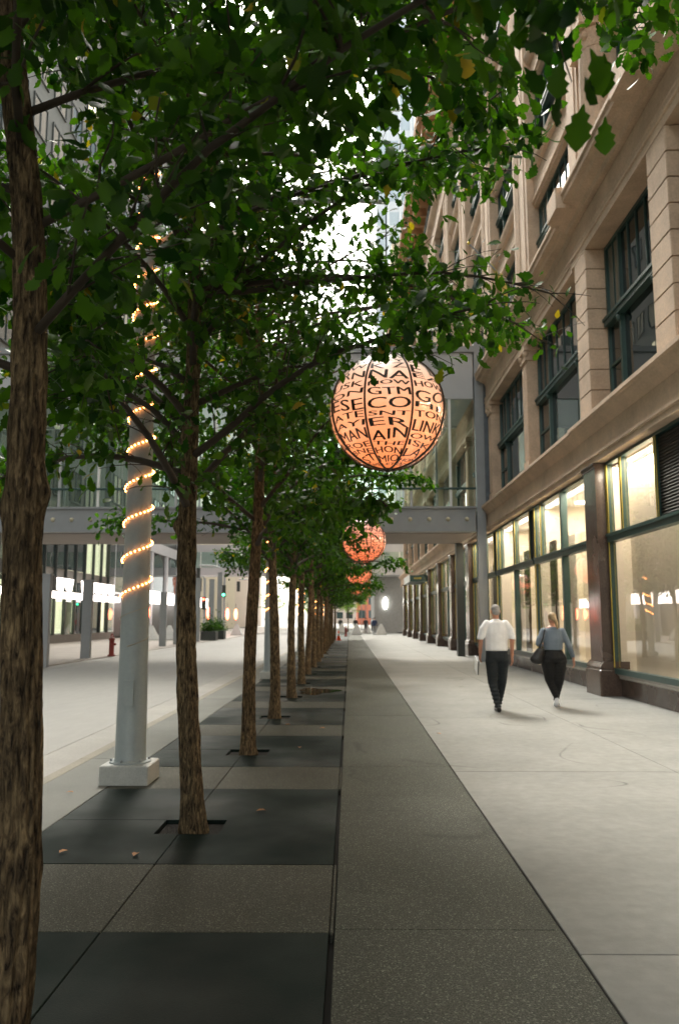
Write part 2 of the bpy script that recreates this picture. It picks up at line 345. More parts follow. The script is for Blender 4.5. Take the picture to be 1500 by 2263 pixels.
# ------------------------------------------------------------------ trees
LEAF = [(0,0,0),(.33,0,-.02),(.68,0,-.07),(1,0,-.17),
        (.22,.17,.05),(.48,.34,.07),(.62,.25,.02),(.84,.29,.0),
        (.22,-.17,.05),(.48,-.34,.07),(.62,-.25,.02),(.84,-.29,.0)]
LF = [(0,4,5,1),(1,5,6,2),(2,6,7,3),(0,1,9,8),(1,2,10,9),(2,3,11,10)]
LV = np.array(LEAF, dtype=np.float32)
_t = [0,.10,.22,.34,.45,.56,.66,.76,.86,.94,1.0]; _w = [0,.035,.075,.20,.165,.295,.235,.30,.18,.13,0]
HV = [(t, 0, -.30*t*t) for t in _t[::2]]; _m = {0:0,2:1,4:2,6:3,8:4,10:5}; HF = []
for sgn in (1, -1):
    b_ = len(HV); HV += [(_t[i]-.03*(i % 2), sgn*_w[i], -.30*_t[i]**2 + .35*_w[i] - .5*_w[i]**2*(1 if sgn > 0 else 2.2)) for i in range(1, 10)]
    for i in range(0, 5):   # midrib i -> i+1 with side points 2i..2i+2
        sd_ = [b_+j-1 for j in range(2*i, 2*i+3) if 1 <= j <= 9]
        q_ = [i] + sd_ + [i+1]; HF.append(tuple(q_) if sgn > 0 else tuple(reversed(q_)))
def leaf_mesh_hi(name, pos, dirs, nrm, size, rnd, mat):
    n = len(pos); d = dirs/np.linalg.norm(dirs, axis=1, keepdims=True)
    s = np.cross(nrm, d); s /= np.linalg.norm(s, axis=1, keepdims=True)+1e-9; n3 = np.cross(d, s); H_ = np.array(HV, dtype=np.float32)
    curl = np.random.default_rng(len(pos)).uniform(.2, 1.7, n)
    V = pos[:,None,:] + size[:,None,None]*(H_[None,:,0:1]*d[:,None,:] + H_[None,:,1:2]*s[:,None,:] + curl[:,None,None]*H_[None,:,2:3]*n3[:,None,:])
    nv = len(HV); lens = np.array([len(q) for q in HF]); flat = np.concatenate([np.array(q) for q in HF])
    L_ = (flat[None] + (np.arange(n)*nv)[:,None]).ravel(); st = np.concatenate([[0], np.cumsum(lens)[:-1]]); tot = int(lens.sum())
    me = bpy.data.meshes.new(name); me.vertices.add(n*nv); me.vertices.foreach_set('co', V.astype(np.float32).ravel())
    me.loops.add(len(L_)); me.loops.foreach_set('vertex_index', L_.astype(np.int32)); me.polygons.add(n*len(HF))
    me.polygons.foreach_set('loop_start', (st[None] + (np.arange(n)*tot)[:,None]).ravel().astype(np.int32))
    me.update(calc_edges=True)
    at = me.attributes.new('rnd', 'FLOAT', 'POINT'); at.data.foreach_set('value', np.repeat(rnd, nv).astype(np.float32))
    me.materials.append(mat); me.shade_smooth(); return me
def leaf_mesh(name, pos, dirs, nrm, size, rnd, mat):
    n = len(pos); d = dirs/np.linalg.norm(dirs, axis=1, keepdims=True)
    s = np.cross(nrm, d); s /= np.linalg.norm(s, axis=1, keepdims=True)+1e-9; nn_ = np.cross(d, s)
    V = pos[:,None,:] + size[:,None,None]*(LV[None,:,0:1]*d[:,None,:] + LV[None,:,1:2]*s[:,None,:] + LV[None,:,2:3]*nn_[:,None,:])
    nv = len(LEAF); V = V.reshape(-1, 3)
    F = (np.array(LF)[None] + (np.arange(n)*nv)[:,None,None]).reshape(-1)
    me = bpy.data.meshes.new(name); me.vertices.add(n*nv); me.vertices.foreach_set('co', V.astype(np.float32).ravel())
    nf = n*len(LF); me.loops.add(nf*4); me.loops.foreach_set('vertex_index', F.astype(np.int32)); me.polygons.add(nf)
    me.polygons.foreach_set('loop_start', np.arange(0, nf*4, 4, dtype=np.int32))
    try: me.polygons.foreach_set('loop_total', np.full(nf, 4, dtype=np.int32))
    except Exception: pass
    me.update(calc_edges=True)
    at = me.attributes.new('rnd', 'FLOAT', 'POINT'); at.data.foreach_set('value', np.repeat(rnd, nv).astype(np.float32))
    me.materials.append(mat); me.shade_smooth(); return me
def trunk_mesh(name, ctr, r, rings, segs, seed, burls=()):
    # ctr(z)->(x,y), r(z)->radius, ring heights
    v = []; f = []; off = Vector((seed*7.3, seed*3.1, 0))
    for i, z in enumerate(rings):
        cx, cy = ctr(z); rr = r(z)
        for k in range(segs):
            a = 2*math.pi*k/segs; c, s_ = math.cos(a), math.sin(a)
            q = Vector((c*2.6, s_*2.6, z*1.1)) + off
            w = noise.noise(q*1.3)*.7
            n1 = abs(noise.noise(Vector((c*7+w, s_*7+w, z*2.6)) + off)); n2 = noise.noise(Vector((c*20, s_*20, z*7)) + off)
            dr = (.30 - n1)*.30*rr + n2*.09*rr + noise.noise(q)*.09*rr
            for (bz, ba, bs) in burls:
                da = math.atan2(math.sin(a-ba), math.cos(a-ba)); dr += bs*math.exp(-((z-bz)/.06)**2 - (da/.7)**2)
            v.append((cx+(rr+dr)*c, cy+(rr+dr)*s_, z))
    for i in range(len(rings)-1):
        for k in range(segs):
            j = (k+1) % segs; f.append((i*segs+k, i*segs+j, (i+1)*segs+j, (i+1)*segs+k))
    f.append(tuple((len(rings)-1)*segs+k for k in range(segs)))
    me = bpy.data.meshes.new(name); me.from_pydata(v, [], f); me.materials.append(mt['bark']); me.shade_smooth(); return me
def gen_tree(seed, hi=False, nleaf=6500, rb=.105, H=8.2, lean=(0,0), crown_r=2.9, zb=2.45, burls=(), extra=(), curve=None, limbk=1.0, org=None, side=False, lowk=.8, topk=.13):
    rn = random.Random(seed); ph = [rn.uniform(0, 6.28) for _ in range(4)]
    def ctr(z):
        if curve: return curve(z)
        return (lean[0]*z/3 + .035*math.sin(z*1.1+ph[0]) - .035*math.sin(ph[0]) , lean[1]*z/3 + .03*math.sin(z*.9+ph[1]) - .03*math.sin(ph[1]))
    def rad(z):
        t = max(0, 1 - z/H); return rb*(.30*math.exp(-max(z,0)/.16) + .16 + .72*t**.8) if z < H else .01
    rings = list(np.linspace(-.12, 3.4, 260 if hi else 70)) + list(np.linspace(3.45, H*.93, 60 if hi else 30))
    tm = trunk_mesh('trunk', ctr, rad, rings, 88 if hi else 24, seed, burls)
    def blocked(pt):   # limbs in front of the hanging lantern have been pruned away
        if not org: return False
        X_, Y_, Z_ = pt[0]+org[0], pt[1]+org[1], pt[2]
        if Y_ < .5 or Y_ > 8.9: return False
        t_ = Y_/8.3; return ((X_-.41*t_)/t_)**2 + ((Z_-1.6-2.15*t_)/t_)**2 < .70**2
    limbs = MB(); P = []; D = []; nl = 30
    specs = []
    for i in range(nl):
        t = (i+.5)/nl; z = zb + (H*.9-zb)*t**1.1; az = i*2.399+rn.uniform(-.4,.4)+seed
        ln = crown_r*(1.0 - .62*t**1.3)*rn.uniform(.8,1.12); specs.append((z, az, ln, R(rn.uniform(22,48)+22*t)))
    specs += list(extra)
    for (z, az, ln, el) in specs:
        cx, cy = ctr(z); p = Vector((cx, cy, z)); d = Vector((math.cos(az)*math.cos(el), math.sin(az)*math.cos(el), math.sin(el)))
        pts = [p.copy()]; ns = 10
        for k in range(ns):
            d = (d + Vector((rn.uniform(-.13,.13), rn.uniform(-.13,.13), -.055+rn.uniform(-.07,.07)))).normalized(); p = p + d*ln/ns; pts.append(p.copy())
        cut = next((i_ for i_, p_ in enumerate(pts) if blocked(p_)), len(pts))
        if cut < 3: continue
        pts = pts[:cut]; nk = len(pts)-1
        r0 = min(rad(z)*.50, .012*ln+.012)*limbk; limbs.tube(pts, [r0*(1-.82*k/nk)+.002 for k in range(nk+1)], 7 if hi else 5)
        for k in range(1, nk+1):
            for q in range(2 if k < 5 else 3):
                tl = rn.uniform(.35,.85)*(.55+.5*(1-k/ns)); tw = (d*0 + (pts[k]-pts[k-1]).normalized()*.9 + Vector((rn.uniform(-1,1), rn.uniform(-1,1), rn.uniform(-.35,.75)))).normalized()
                a = pts[k]; tp = [a]
                for s_ in range(4): tw = (tw + Vector((rn.uniform(-.2,.2), rn.uniform(-.2,.2), -.12))).normalized(); a = a + tw*tl/4; tp.append(a)
                if any(blocked(t__) for t__ in tp): continue
                if hi or (k+q) % 2 == 0: limbs.tube(tp, [.0065,.005,.004,.003,.002], 4 if hi else 3, cap=False)
                for s_ in range(1, 5):
                    P.append(tp[s_]); D.append(tw.copy())
    P = np.array([tuple(p) for p in P]); D = np.array([tuple(d) for d in D]); g = np.random.default_rng(seed)
    idx = g.integers(0, len(P), nleaf)
    pos = P[idx] + g.normal(0, .065, (nleaf, 3)); pos[:,2] = np.maximum(pos[:,2], zb-.12)
    dirs = D[idx]*.5 + g.normal(0, .75, (nleaf, 3)); dirs[:,2] -= .45
    nrm = g.normal(0, .55, (nleaf, 3)); nrm[:,2] += 1.0
    size = g.uniform(.075, .135, nleaf); rnd = g.uniform(0, 1, nleaf)
    u = g.uniform(0, 1, nleaf); kp = u < np.interp(pos[:,2], [3.2, 4.0, 4.7, 5.2, 8], [lowk, 1.0, .9, topk, topk])
    if side: kp |= (u < .70) & ((pos[:,0] < .25) | (pos[:,0] > 1.75))
    pos, dirs, nrm, size, rnd = pos[kp], dirs[kp], nrm[kp], size[kp], rnd[kp]
    lm = limbs.mesh('limbs', mt['twig'], True, fix=False)
    return tm, lm, (pos, dirs, nrm, size, rnd)

one_leaf = None
def leaf_objs(parent, data, origin, rz, nmax):
    pos, dirs, nrm, size, rnd = data
    c, s = math.cos(rz), math.sin(rz); Rz = np.array([[c,-s,0],[s,c,0],[0,0,1]])
    wp = pos@Rz.T + np.array(origin); rel = wp - np.array([0,0,CAMH])
    th = R(7.698); F = np.array([0, math.cos(th), math.sin(th)]); U = np.array([0, -math.sin(th), math.cos(th)])
    dep = rel@F; ok = (dep > .8) & (np.abs(rel[:,0]/np.maximum(dep,.1)) < .42) & (np.abs((rel@U)/np.maximum(dep,.1)) < .64)
    sc_ = np.where(ok, size/np.maximum(dep,.1), 0); order = np.argsort(-sc_)[:nmax]; order = order[sc_[order] > 0]
    for i in order:
        d = Vector(dirs[i]).normalized(); sd_ = Vector(nrm[i]).cross(d).normalized(); n_ = d.cross(sd_)
        o = bpy.data.objects.new('leaf', leafm[min(4, int(rnd[i]*5))]); COL.objects.link(o); o.parent = parent
        m = Matrix((( d.x, sd_.x, n_.x, 0),(d.y, sd_.y, n_.y, 0),(d.z, sd_.z, n_.z, 0),(0,0,0,1)))
        o.matrix_local = Matrix.Translation(Vector(pos[i])) @ m @ Matrix.Scale(float(size[i]), 4)
    keep = np.ones(len(pos), bool); keep[order] = False
    return tuple(a[keep] for a in data)
Z3 = np.zeros((1,3)); leafm = [leaf_mesh_hi('leaf', Z3, np.array([[1.,0,0]]), np.array([[0,0,1.]]), np.array([1.]), np.array([r_]), mt['leaf']) for r_ in (.1,.3,.5,.7,.89)]

TREE_LABELS = [
 'street tree with thick ridged trunk filling the left edge of the photo',
 'street tree with lumpy bare trunk, just right of the nearest grey light pole',
 'third street tree of the row, slim straight trunk under the big near lantern side',
 'fourth street tree of the row, thin trunk just right of the second light pole',
 'fifth street tree of the row, trunk with a swelling halfway up',
 'sixth street tree of the row, slim trunk in the middle distance',
 'seventh street tree of the row, paler brown thin trunk',
 'eighth street tree of the row, thin dark trunk beyond the paler one',
 'ninth street tree of the row, level with the skyway bridge',
 'tenth street tree of the row, just past the skyway bridge']
def place_tree(idx, Y, X=-1.2, **k): 
    o = empty('street_tree', (X, Y, 0)); return o
near = [(-1.165, 2.82, dict(seed=3, rb=.084, limbk=.55, curve=lambda z: (.042*math.sin(z*.75) - .097*(z/3)**2 + .02*math.sin(z*2.6), .03*math.sin(z*.9)), hi=True, nleaf=26000, topk=1.0, burls=((2.06,.1,.028),(2.0,2.8,.03)), extra=((4.0,.0,3.1,.55),(4.6,-.35,3.0,.35),(4.9,.45,3.9,.42),(4.7,.25,3.4,.4)))),
        (-1.21, 6.42, dict(seed=11, rb=.094, lean=(-.09,0), hi=True, nleaf=23000, topk=.34, side=True, burls=((2.35,3.3,.045),(3.1,2.6,.03)), extra=((3.0,2.75,2.0,.75),(4.3,.12,3.0,.30),(4.4,.25,3.5,.22),(5.0,.0,2.9,.35),(5.6,.6,2.8,.45),(6.0,-.6,2.7,.4),(4.8,-.5,2.8,.3),(6.6,.1,2.4,.5)))),
        (-1.22, 9.88, dict(seed=5, rb=.088, lean=(.02,.0), hi=True, nleaf=21000, H=9.0, topk=.26, side=True, extra=((5.3,0,3.1,.4),(6.1,.5,3.0,.5),(6.7,-.4,2.9,.5),(5.0,-.6,2.9,.35),(7.2,.1,2.5,.5))))]
for i, (x, y, k) in enumerate(near):
    o = empty('street_tree', (x, y, 0)); tag(o, TREE_LABELS[i], 'tree', 'street trees in a row along the kerb')
    tm, lm, data = gen_tree(org=(x, y), **k)
    tr = inst('trunk', tm, parent=o); inst('limbs', lm, parent=tr)
    cr = inst('crown', None, parent=o) if False else None
    holder = bpy.data.objects.new('crown', bpy.data.meshes.new('tmp'))
    COL.objects.link(holder); holder.parent = o
    # the crown is pruned clear around the hanging lantern and along the walk in front of it
    P_ = data[0] + np.array([x, y, 0]); t_ = np.clip(P_[:,1], .5, None)/8.3
    dd = np.sqrt(((P_[:,0]-.41*t_)/t_)**2 + ((P_[:,2]-1.6-2.15*t_)/t_)**2); g_ = np.random.default_rng(9)
    kp_ = (dd > .72) | (P_[:,1] > 8.9) | (g_.uniform(0,1,len(dd)) < .03)
    ax = np.abs(P_[:,0]/np.clip(P_[:,1],.5,None) + .268); ez = (P_[:,2]-1.6)/np.clip(P_[:,1],.5,None)   # and kept off the lit pole
    kp_ &= ~((ax < .032) & (P_[:,1] < 8.3) & (g_.uniform(0,1,len(dd)) > np.where(ez < .29, .04, .5)))
    ax = P_[:,0]/np.clip(P_[:,1],.5,None); u_ = g_.uniform(0,1,len(dd))   # crowns trimmed back from the facade
    kp_ &= ~((ax > .225 + .03*g_.normal(0,1,len(dd))) & (ez < .64) & (u_ > .03)) & ~((ax > .13) & (ez > .43) & (ez < .62) & (u_ > .5)); data = tuple(a_[kp_] for a_ in data)
    data = leaf_objs(holder, data, (x, y, 0), 0, (120, 130, 70)[i])
    holder.data = leaf_mesh_hi('crown', *data, mt['leaf']); holder['kind'] = 'stuff'
variants = []
for s, nl in ((21, 13500), (22, 13000), (23, 13500), (24, 13000)):
    tm, lm, data = gen_tree(seed=s, rb=.095, nleaf=nl, crown_r=2.7)
    variants.append((tm, lm, leaf_mesh('crown', *data, mt['leaf']), data))
ys = [13.35] + [16.8+3.5*k for k in range(0, 15)]
ordw = ['eleventh','twelfth','thirteenth','fourteenth','fifteenth','sixteenth','seventeenth','eighteenth','nineteenth']
for j, y in enumerate(ys + [-.7]):
    tm, lm, cm, dt = variants[j % 4]
    o = empty('street_tree', (-1.2 + random.uniform(-.03,.03), y, 0), rz=j*1.7+.4); o.scale = (1, 1, random.uniform(.94,1.06))
    if j < 3:   # crowns beside the second lantern are pruned clear of it
        o.scale = (1,1,1); c_, s_ = math.cos(j*1.7+.4), math.sin(j*1.7+.4); W_ = dt[0]@np.array([[c_,s_,0],[-s_,c_,0],[0,0,1]]) + np.array(tuple(o.location))
        dd = np.sqrt((W_[:,0]/W_[:,1]-.0195)**2 + ((W_[:,2]-1.6)/W_[:,1]-.0985)**2); k_ = (dd > .031) | (W_[:,1] > 22.9) | (np.random.default_rng(j).uniform(0,1,len(dd)) < .1)
        cm = leaf_mesh('crown', *[a_[k_] for a_ in dt], mt['leaf'])
    i = j+3
    lab = TREE_LABELS[i] if i < len(TREE_LABELS) else (ordw[i-10] + ' street tree of the long row, counted from the camera' if i-10 < len(ordw) else 'street tree at the far end of the long row')
    if y < 0: lab = 'street tree behind the camera whose crown overhangs the top of the view'
    tag(o, lab, 'tree', 'street trees in a row along the kerb')
    tr = inst('trunk', tm, parent=o); inst('limbs', lm, parent=tr); c = inst('crown', cm, parent=o); c['kind'] = 'stuff'
# bright little trees further down
tmv, lmv, dv = gen_tree(seed=31, rb=.09, nleaf=5000, crown_r=2.6, H=6.5, zb=2.2); cmv = leaf_mesh('crown', *dv, mt['leaf2'])
for (x, y, l) in ((-1.6, 92, 'light green tree beyond the end of the dark row, left one'), (-.2, 104, 'light green tree beyond the row near the pedestrians'), (-6.5, 128, 'light green tree far across the crossing, seen between trunks'), (-10.5, 110, 'light green tree far down the street by the pale buildings')):
    o = empty('young_tree', (x, y, 0), rz=x); tag(o, l, 'tree', 'light green trees further down the street')
    tr = inst('trunk', tmv, parent=o); inst('limbs', lmv, parent=tr); c = inst('crown', cmv, parent=o); c['kind'] = 'stuff'
# fallen leaves
for n_, (x, y, l) in enumerate(((-2.62, 7.6, 'dry curled brown leaf on the grey kerb strip'), (-1.46, 5.62, 'orange fallen leaf on the dark paving left of the second trunk base'),
        (-.36, 12.0, 'fallen brown leaf on the light band beyond the third tree'), (-1.95, 5.75, 'small dark dry leaf on the dark paving far left'),
        (1.22, 11.5, 'single brown leaf on the pale concrete by the dark strip'), (-.78, 6.9, 'small brown leaf on the dark paving right of the second trunk'),
        (-.62, 10.2, 'small ochre leaf on the dark band beside the third trunk'), (-.9, 12.4, 'orange leaf close behind the third trunk'))):
    m = leaf_mesh('fallen_leaf', Z3, np.array([[1.,.2,0]]), np.array([[.1,.3,1.]]), np.array([.068 + .008*(n_ % 3)]), np.array([.5]), mt['dryleaf'])
    o = inst('fallen_leaf', m, (x, y, .016), rot=(.25, -.1, n_*1.3)); tag(o, l, 'fallen leaf', 'fallen leaves on the pavement')

# ------------------------------------------------------------------ light poles + lanterns
def helix(turns, z0, pitch, rr, n, ph=0):
    return [(rr(z0+pitch*t/n)*math.cos(ph+2*math.pi*t/n), rr(z0+pitch*t/n)*math.sin(ph+2*math.pi*t/n), z0+pitch*t/n) for t in range(int(turns*n)+1)]
bulbm = MB().sph((0,0,0), .0105, 6, 4).mesh('bulb', mt['bulb'], True)
def pole_r(z): return .155 - .009*z
def make_pole(loc, label, full):
    o = empty('light_pole', loc); tag(o, label, 'light pole', 'grey light poles wound with string lights')
    MB().bevbox(-.24, .24, -.24, .24, 0, .185, .012).build('base', mt['plinthgrey'], o)
    sh = MB().lathe([(.175,.185),(.175,.20),(.158,.205)] + [(pole_r(z), z) for z in np.linspace(.22, 7.2, 12)] + [(.05, 7.28)], 40).build('shaft', mt['polegrey'], o, smooth=True)
    MB().lathe([(.205,.1855),(.205,.198),(.19,.203)], 32).build('flange', mt['polegrey'], o)
    for a in range(6): MB().lathe([(.013,.203),(.013,.222),(.005,.228)], 6, (.186*math.cos(a*1.047+.3), .186*math.sin(a*1.047+.3), 0)).build('bolt', mt['greysteel'], o)
    MB().box(-.05,.05,-.1655,-.150,.75,1.0).build('access_plate', mt['polegrey'], o)
    arm = MB().tube([(0.05,0,5.6),(.5,0,5.95),(1.3,0,6.15),(2.2,0,6.18),(2.62,0,6.15)], [.045,.04,.035,.03,.025], 8).build('arm', mt['polegrey'], o, smooth=True)
    rr = lambda z: pole_r(z)+.009
    z0 = 1.83
    hp = helix(14 if full else 13, z0, .375, rr, 40, -2.9)
    st = MB().tube(hp, .005, 4).build('light_string', mt['cord'], o)
    # slack cord at the bottom
    MB().tube(helix(1.25, 1.33, .33, rr, 30, -1.8) , .006, 4).build('loose_cord', mt['cord'], o)
    bp = helix(14 if full else 13, z0, .375, lambda z: pole_r(z)+.017, 22, -2.9)
    if full:
        for p in bp[:290]: inst('bulb', bulbm, p, st)
    else:
        b = MB()
        for p in bp: b.sph(p, .013, 5, 4)
        q = b.build('bulbs', mt['bulb'], st); q['kind'] = 'stuff'
    return o
POLES = [8.22, 22.2, 36.2, 50.2, 64.2]
pl = ['nearest grey light pole, wound with glowing string lights, on a pale square base', 'second light pole with string lights, between the third and fourth trunks',
      'third light pole, mostly hidden behind the trunks', 'fourth light pole with tight light windings seen between thin trunks', 'fifth light pole, far away in the tree row']
for i, y in enumerate(POLES): make_pole((-2.2, y, 0), pl[i], i == 0)

LR = .625
lanskin = bpy.data.materials.new('lantern skin'); lanskin.use_nodes = True
_nt = lanskin.node_tree; _b = _nt.nodes['Principled BSDF']; _b.inputs['Base Color'].default_value = (.50,.22,.12,1); _b.inputs['Roughness'].default_value = .3
_b.inputs['Coat Weight'].default_value = 1; _b.inputs['Coat Roughness'].default_value = .12; _b.inputs['Coat IOR'].default_value = 2.1
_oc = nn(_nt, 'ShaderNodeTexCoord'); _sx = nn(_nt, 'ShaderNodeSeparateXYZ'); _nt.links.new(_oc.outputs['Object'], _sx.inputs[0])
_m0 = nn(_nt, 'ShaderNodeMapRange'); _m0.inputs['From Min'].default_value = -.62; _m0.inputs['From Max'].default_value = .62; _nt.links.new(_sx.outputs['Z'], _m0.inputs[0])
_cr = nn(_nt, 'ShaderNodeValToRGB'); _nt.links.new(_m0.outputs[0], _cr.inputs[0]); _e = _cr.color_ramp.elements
_e[0].position = 0; _e[0].color = (1,.27,.085,1); _e[1].position = .95; _e[1].color = (.80,.70,.60,1); _q = _e.new(.42); _q.color = (1,.40,.19,1); _q = _e.new(.70); _q.color = (1,.55,.36,1)  # amber glow below; the pale top paints in the sky's reflection
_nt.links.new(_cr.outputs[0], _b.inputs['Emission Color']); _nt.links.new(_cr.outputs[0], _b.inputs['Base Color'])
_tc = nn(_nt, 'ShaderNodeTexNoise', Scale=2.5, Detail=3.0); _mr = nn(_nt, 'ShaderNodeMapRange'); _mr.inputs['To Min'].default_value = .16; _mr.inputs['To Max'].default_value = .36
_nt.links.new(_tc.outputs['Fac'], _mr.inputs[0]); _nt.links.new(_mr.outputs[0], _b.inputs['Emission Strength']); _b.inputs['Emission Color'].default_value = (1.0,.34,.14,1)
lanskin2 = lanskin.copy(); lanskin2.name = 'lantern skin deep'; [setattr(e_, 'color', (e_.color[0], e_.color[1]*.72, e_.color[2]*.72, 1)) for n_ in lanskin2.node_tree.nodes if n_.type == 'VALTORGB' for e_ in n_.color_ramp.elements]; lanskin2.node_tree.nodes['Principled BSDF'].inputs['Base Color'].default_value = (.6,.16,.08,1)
letmat = M('dark bronze letters', (.055,.042,.03), .35, metal=.3, var=.2, scale=5)
ROWS = {0: ['IKT','OZK','KEY','K Z','NA','NOW','GTM','CO','SNT','ER','AIN','THE','HON','MIO','LET'], 7: ['ANT','WIM','TIW','MW','JRN','USK','ON','ESE','ATE','AYI','MAN','ROE','BNE','IST','OME'],
        1: ['LAR','ELA','EAL','E L','EA','HOW','GO','HL','TON','LINK','OW','ISK','LAI','HOM','ENT'], 2: ['TAN','REM','ISO','UNI','WAY','LOT','STE','NOW','CIT','ON','AER','ILE','MOT','SAN','VIE'],
        3: ['ONE','ATH','RED','SO','MIN','ELE','LAK','OF','THE','RIV','VER','ENO','SKY','TIM','AM'], 4: ['ARE','NOR','TH','STA','RIO','OWN','LET','IN','EAS','MO','RAN','WIT','OLD','NEW','IO'],
        5: ['LEN','TTI','ERS','ON','AIL','GLO','BE','OF','AIR','WE','INK','TOM','LAN','EST','US'], 6: ['ITA','HER','NAM','ESK','OF','COM','POL','SER','SAT','URN','ANO','NEA','TIL','MER','IA']}
def word_tris(txt, cache={}):
    if txt in cache: return cache[txt]
    cu = bpy.data.curves.new('txt', 'FONT'); cu.body = txt; cu.resolution_u = 3; cu.offset = -.004
    ob = bpy.data.objects.new('txt', cu); COL.objects.link(ob)
    dg = bpy.context.evaluated_depsgraph_get(); me = bpy.data.meshes.new_from_object(ob.evaluated_get(dg))
    bpy.data.objects.remove(ob); bm = bmesh.new(); bm.from_mesh(me); bmesh.ops.triangulate(bm, faces=bm.faces)
    xs = [v.co.x for v in bm.verts]; ys_ = [v.co.y for v in bm.verts]; x0, x1, y0, y1 = min(xs), max(xs), min(ys_), max(ys_)
    for v in bm.verts: v.co.x = (v.co.x-x0)/(x1-x0); v.co.y = (v.co.y-y0)/(y1-y0); v.co.z = 0
    for _ in range(2):
        es = [e for e in bm.edges if e.calc_length() > .22]
        if es: bmesh.ops.subdivide_edges(bm, edges=es, cuts=1); bmesh.ops.triangulate(bm, faces=bm.faces)
    bm.verts.ensure_lookup_table(); bm.faces.ensure_lookup_table()
    cache[txt] = ([tuple(v.co) for v in bm.verts], [tuple(v.index for v in f_.verts) for f_ in bm.faces]); bm.free(); bpy.data.meshes.remove(me); return cache[txt]
def lantern():
    o = empty('word_lantern', (0,0,0))
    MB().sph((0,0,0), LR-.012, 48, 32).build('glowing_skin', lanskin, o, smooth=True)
    hub = MB().lathe([(.0,-.02),(.05,-.02),(.06,0),(.02,.03)], 14, (0,0,LR-.01)); hub.lathe([(.02,-.03),(.05,-.01),(.05,.01),(.0,.015)], 14, (0,0,-LR))
    hub.build('hub', letmat, o, smooth=True)
    for k in range(8):
        a = R(-90 - 22.5 + 45*k)   # lon measured from +X; panel 0 faces -Y
        rb_ = MB(); rb_.tube([((LR+.004)*math.cos(a)*math.cos(t), (LR+.004)*math.sin(a)*math.cos(t), (LR+.004)*math.sin(t)) for t in np.linspace(R(-86), R(88), 30)], .0115, 6)
        rb_.build('rib', letmat, o, smooth=True)
        mb = MB(); rows = ROWS[k]; hts = [1+.35*math.sin(q*2.1+k*1.7) for q in range(len(rows))]; lats = 68-144*np.concatenate([[0], np.cumsum(hts)])/sum(hts)
        for q, w in enumerate(rows):
            V, F_ = word_tris(w); la1, la0 = lats[q], lats[q+1]; gp = 1.2
            lo0, lo1 = -90-22.5+45*k+2.6, -90-22.5+45*(k+1)-2.6
            vv = []
            sl_ = .30*math.sin(q*1.9+k*2.3); wv = .16*math.sin(q*2.7+k)
            for x, y, _ in V:
                x, y = min(1.02, max(-.02, x + .10*sl_*(y-.5))), y + wv*math.sin(5*x+q) + .45*sl_*(x-.5)
                lat = R(la0 + gp + (la1-la0-2*gp)*y); lon = R(lo0 + (lo1-lo0)*x)
                vv.append(((LR+.003)*math.cos(lon)*math.cos(lat), (LR+.003)*math.sin(lon)*math.cos(lat), (LR+.003)*math.sin(lat)))
            mb.add(vv, F_)
            ca, sa = math.cos(R(.9)), math.sin(R(.9)); kk = 1.0012   # second, slightly shifted outline thickens the strokes
            mb.add([((x_*ca - y_*sa)*kk, (x_*sa + y_*ca)*kk, z_*kk) for x_, y_, z_ in vv], F_)
        inst('letter_panel', mb.mesh('letter_panel', letmat, fix=False), parent=o)
    MB().tube([(0,0,LR),(0,0,2.32)], .006, 5).build('cable', mt['darksteel'], o)
    return o
ln0 = lantern(); ll = ['big round word-covered lantern glowing orange above the sidewalk, nearest one', 'second glowing orange lantern, smaller in view, below and behind the big one', 'third orange lantern, half hidden by dark leaves', 'fourth small orange lantern above the far trees', 'fifth lantern at the far end of the tree row']
for i, y in enumerate([8.3, 22.3, 36.3, 50.3, 64.3]):
    o = ln0 if i == 0 else copy_tree(ln0); o.location = (.41, y, 3.80); o.rotation_euler = (0, 0, R(-1.5) if i == 0 else i*.7)
    tag(o, ll[i], 'lantern', 'round word lanterns hung over the sidewalk')
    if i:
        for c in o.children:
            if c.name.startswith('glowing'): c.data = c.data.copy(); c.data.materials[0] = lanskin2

# ------------------------------------------------------------------ right-hand building
B = empty('stone_store_building', (5.35, 20, 0)); tag(B, 'brown sandstone department store with lit shop windows, running down the right side', 'building')
def bp(name, mb, mat, smooth=False, parent=None):
    me = mb.mesh(name, mat, smooth); o = inst(name, me, (0,0,0), parent or B)
    if not parent: o.location = (-5.35, -20, 0)
    return o
YN, YF = -14.0, 84.0
NOPIER = (13.0, 24.0, 30.2)
PIER = [-14.6, -10.0, -5.4, -.8, 3.8, 8.4, 13.0, 17.6] + [24.0+6.2*k for k in range(10)]
bp('core_wall', MB().box(6.05, 24, YN, YF, 5.2, 31.0), mt['stone'])
bp('rear_wall', MB().box(11, 24, YN, YF, 0, 5.19), mt['cream2'])
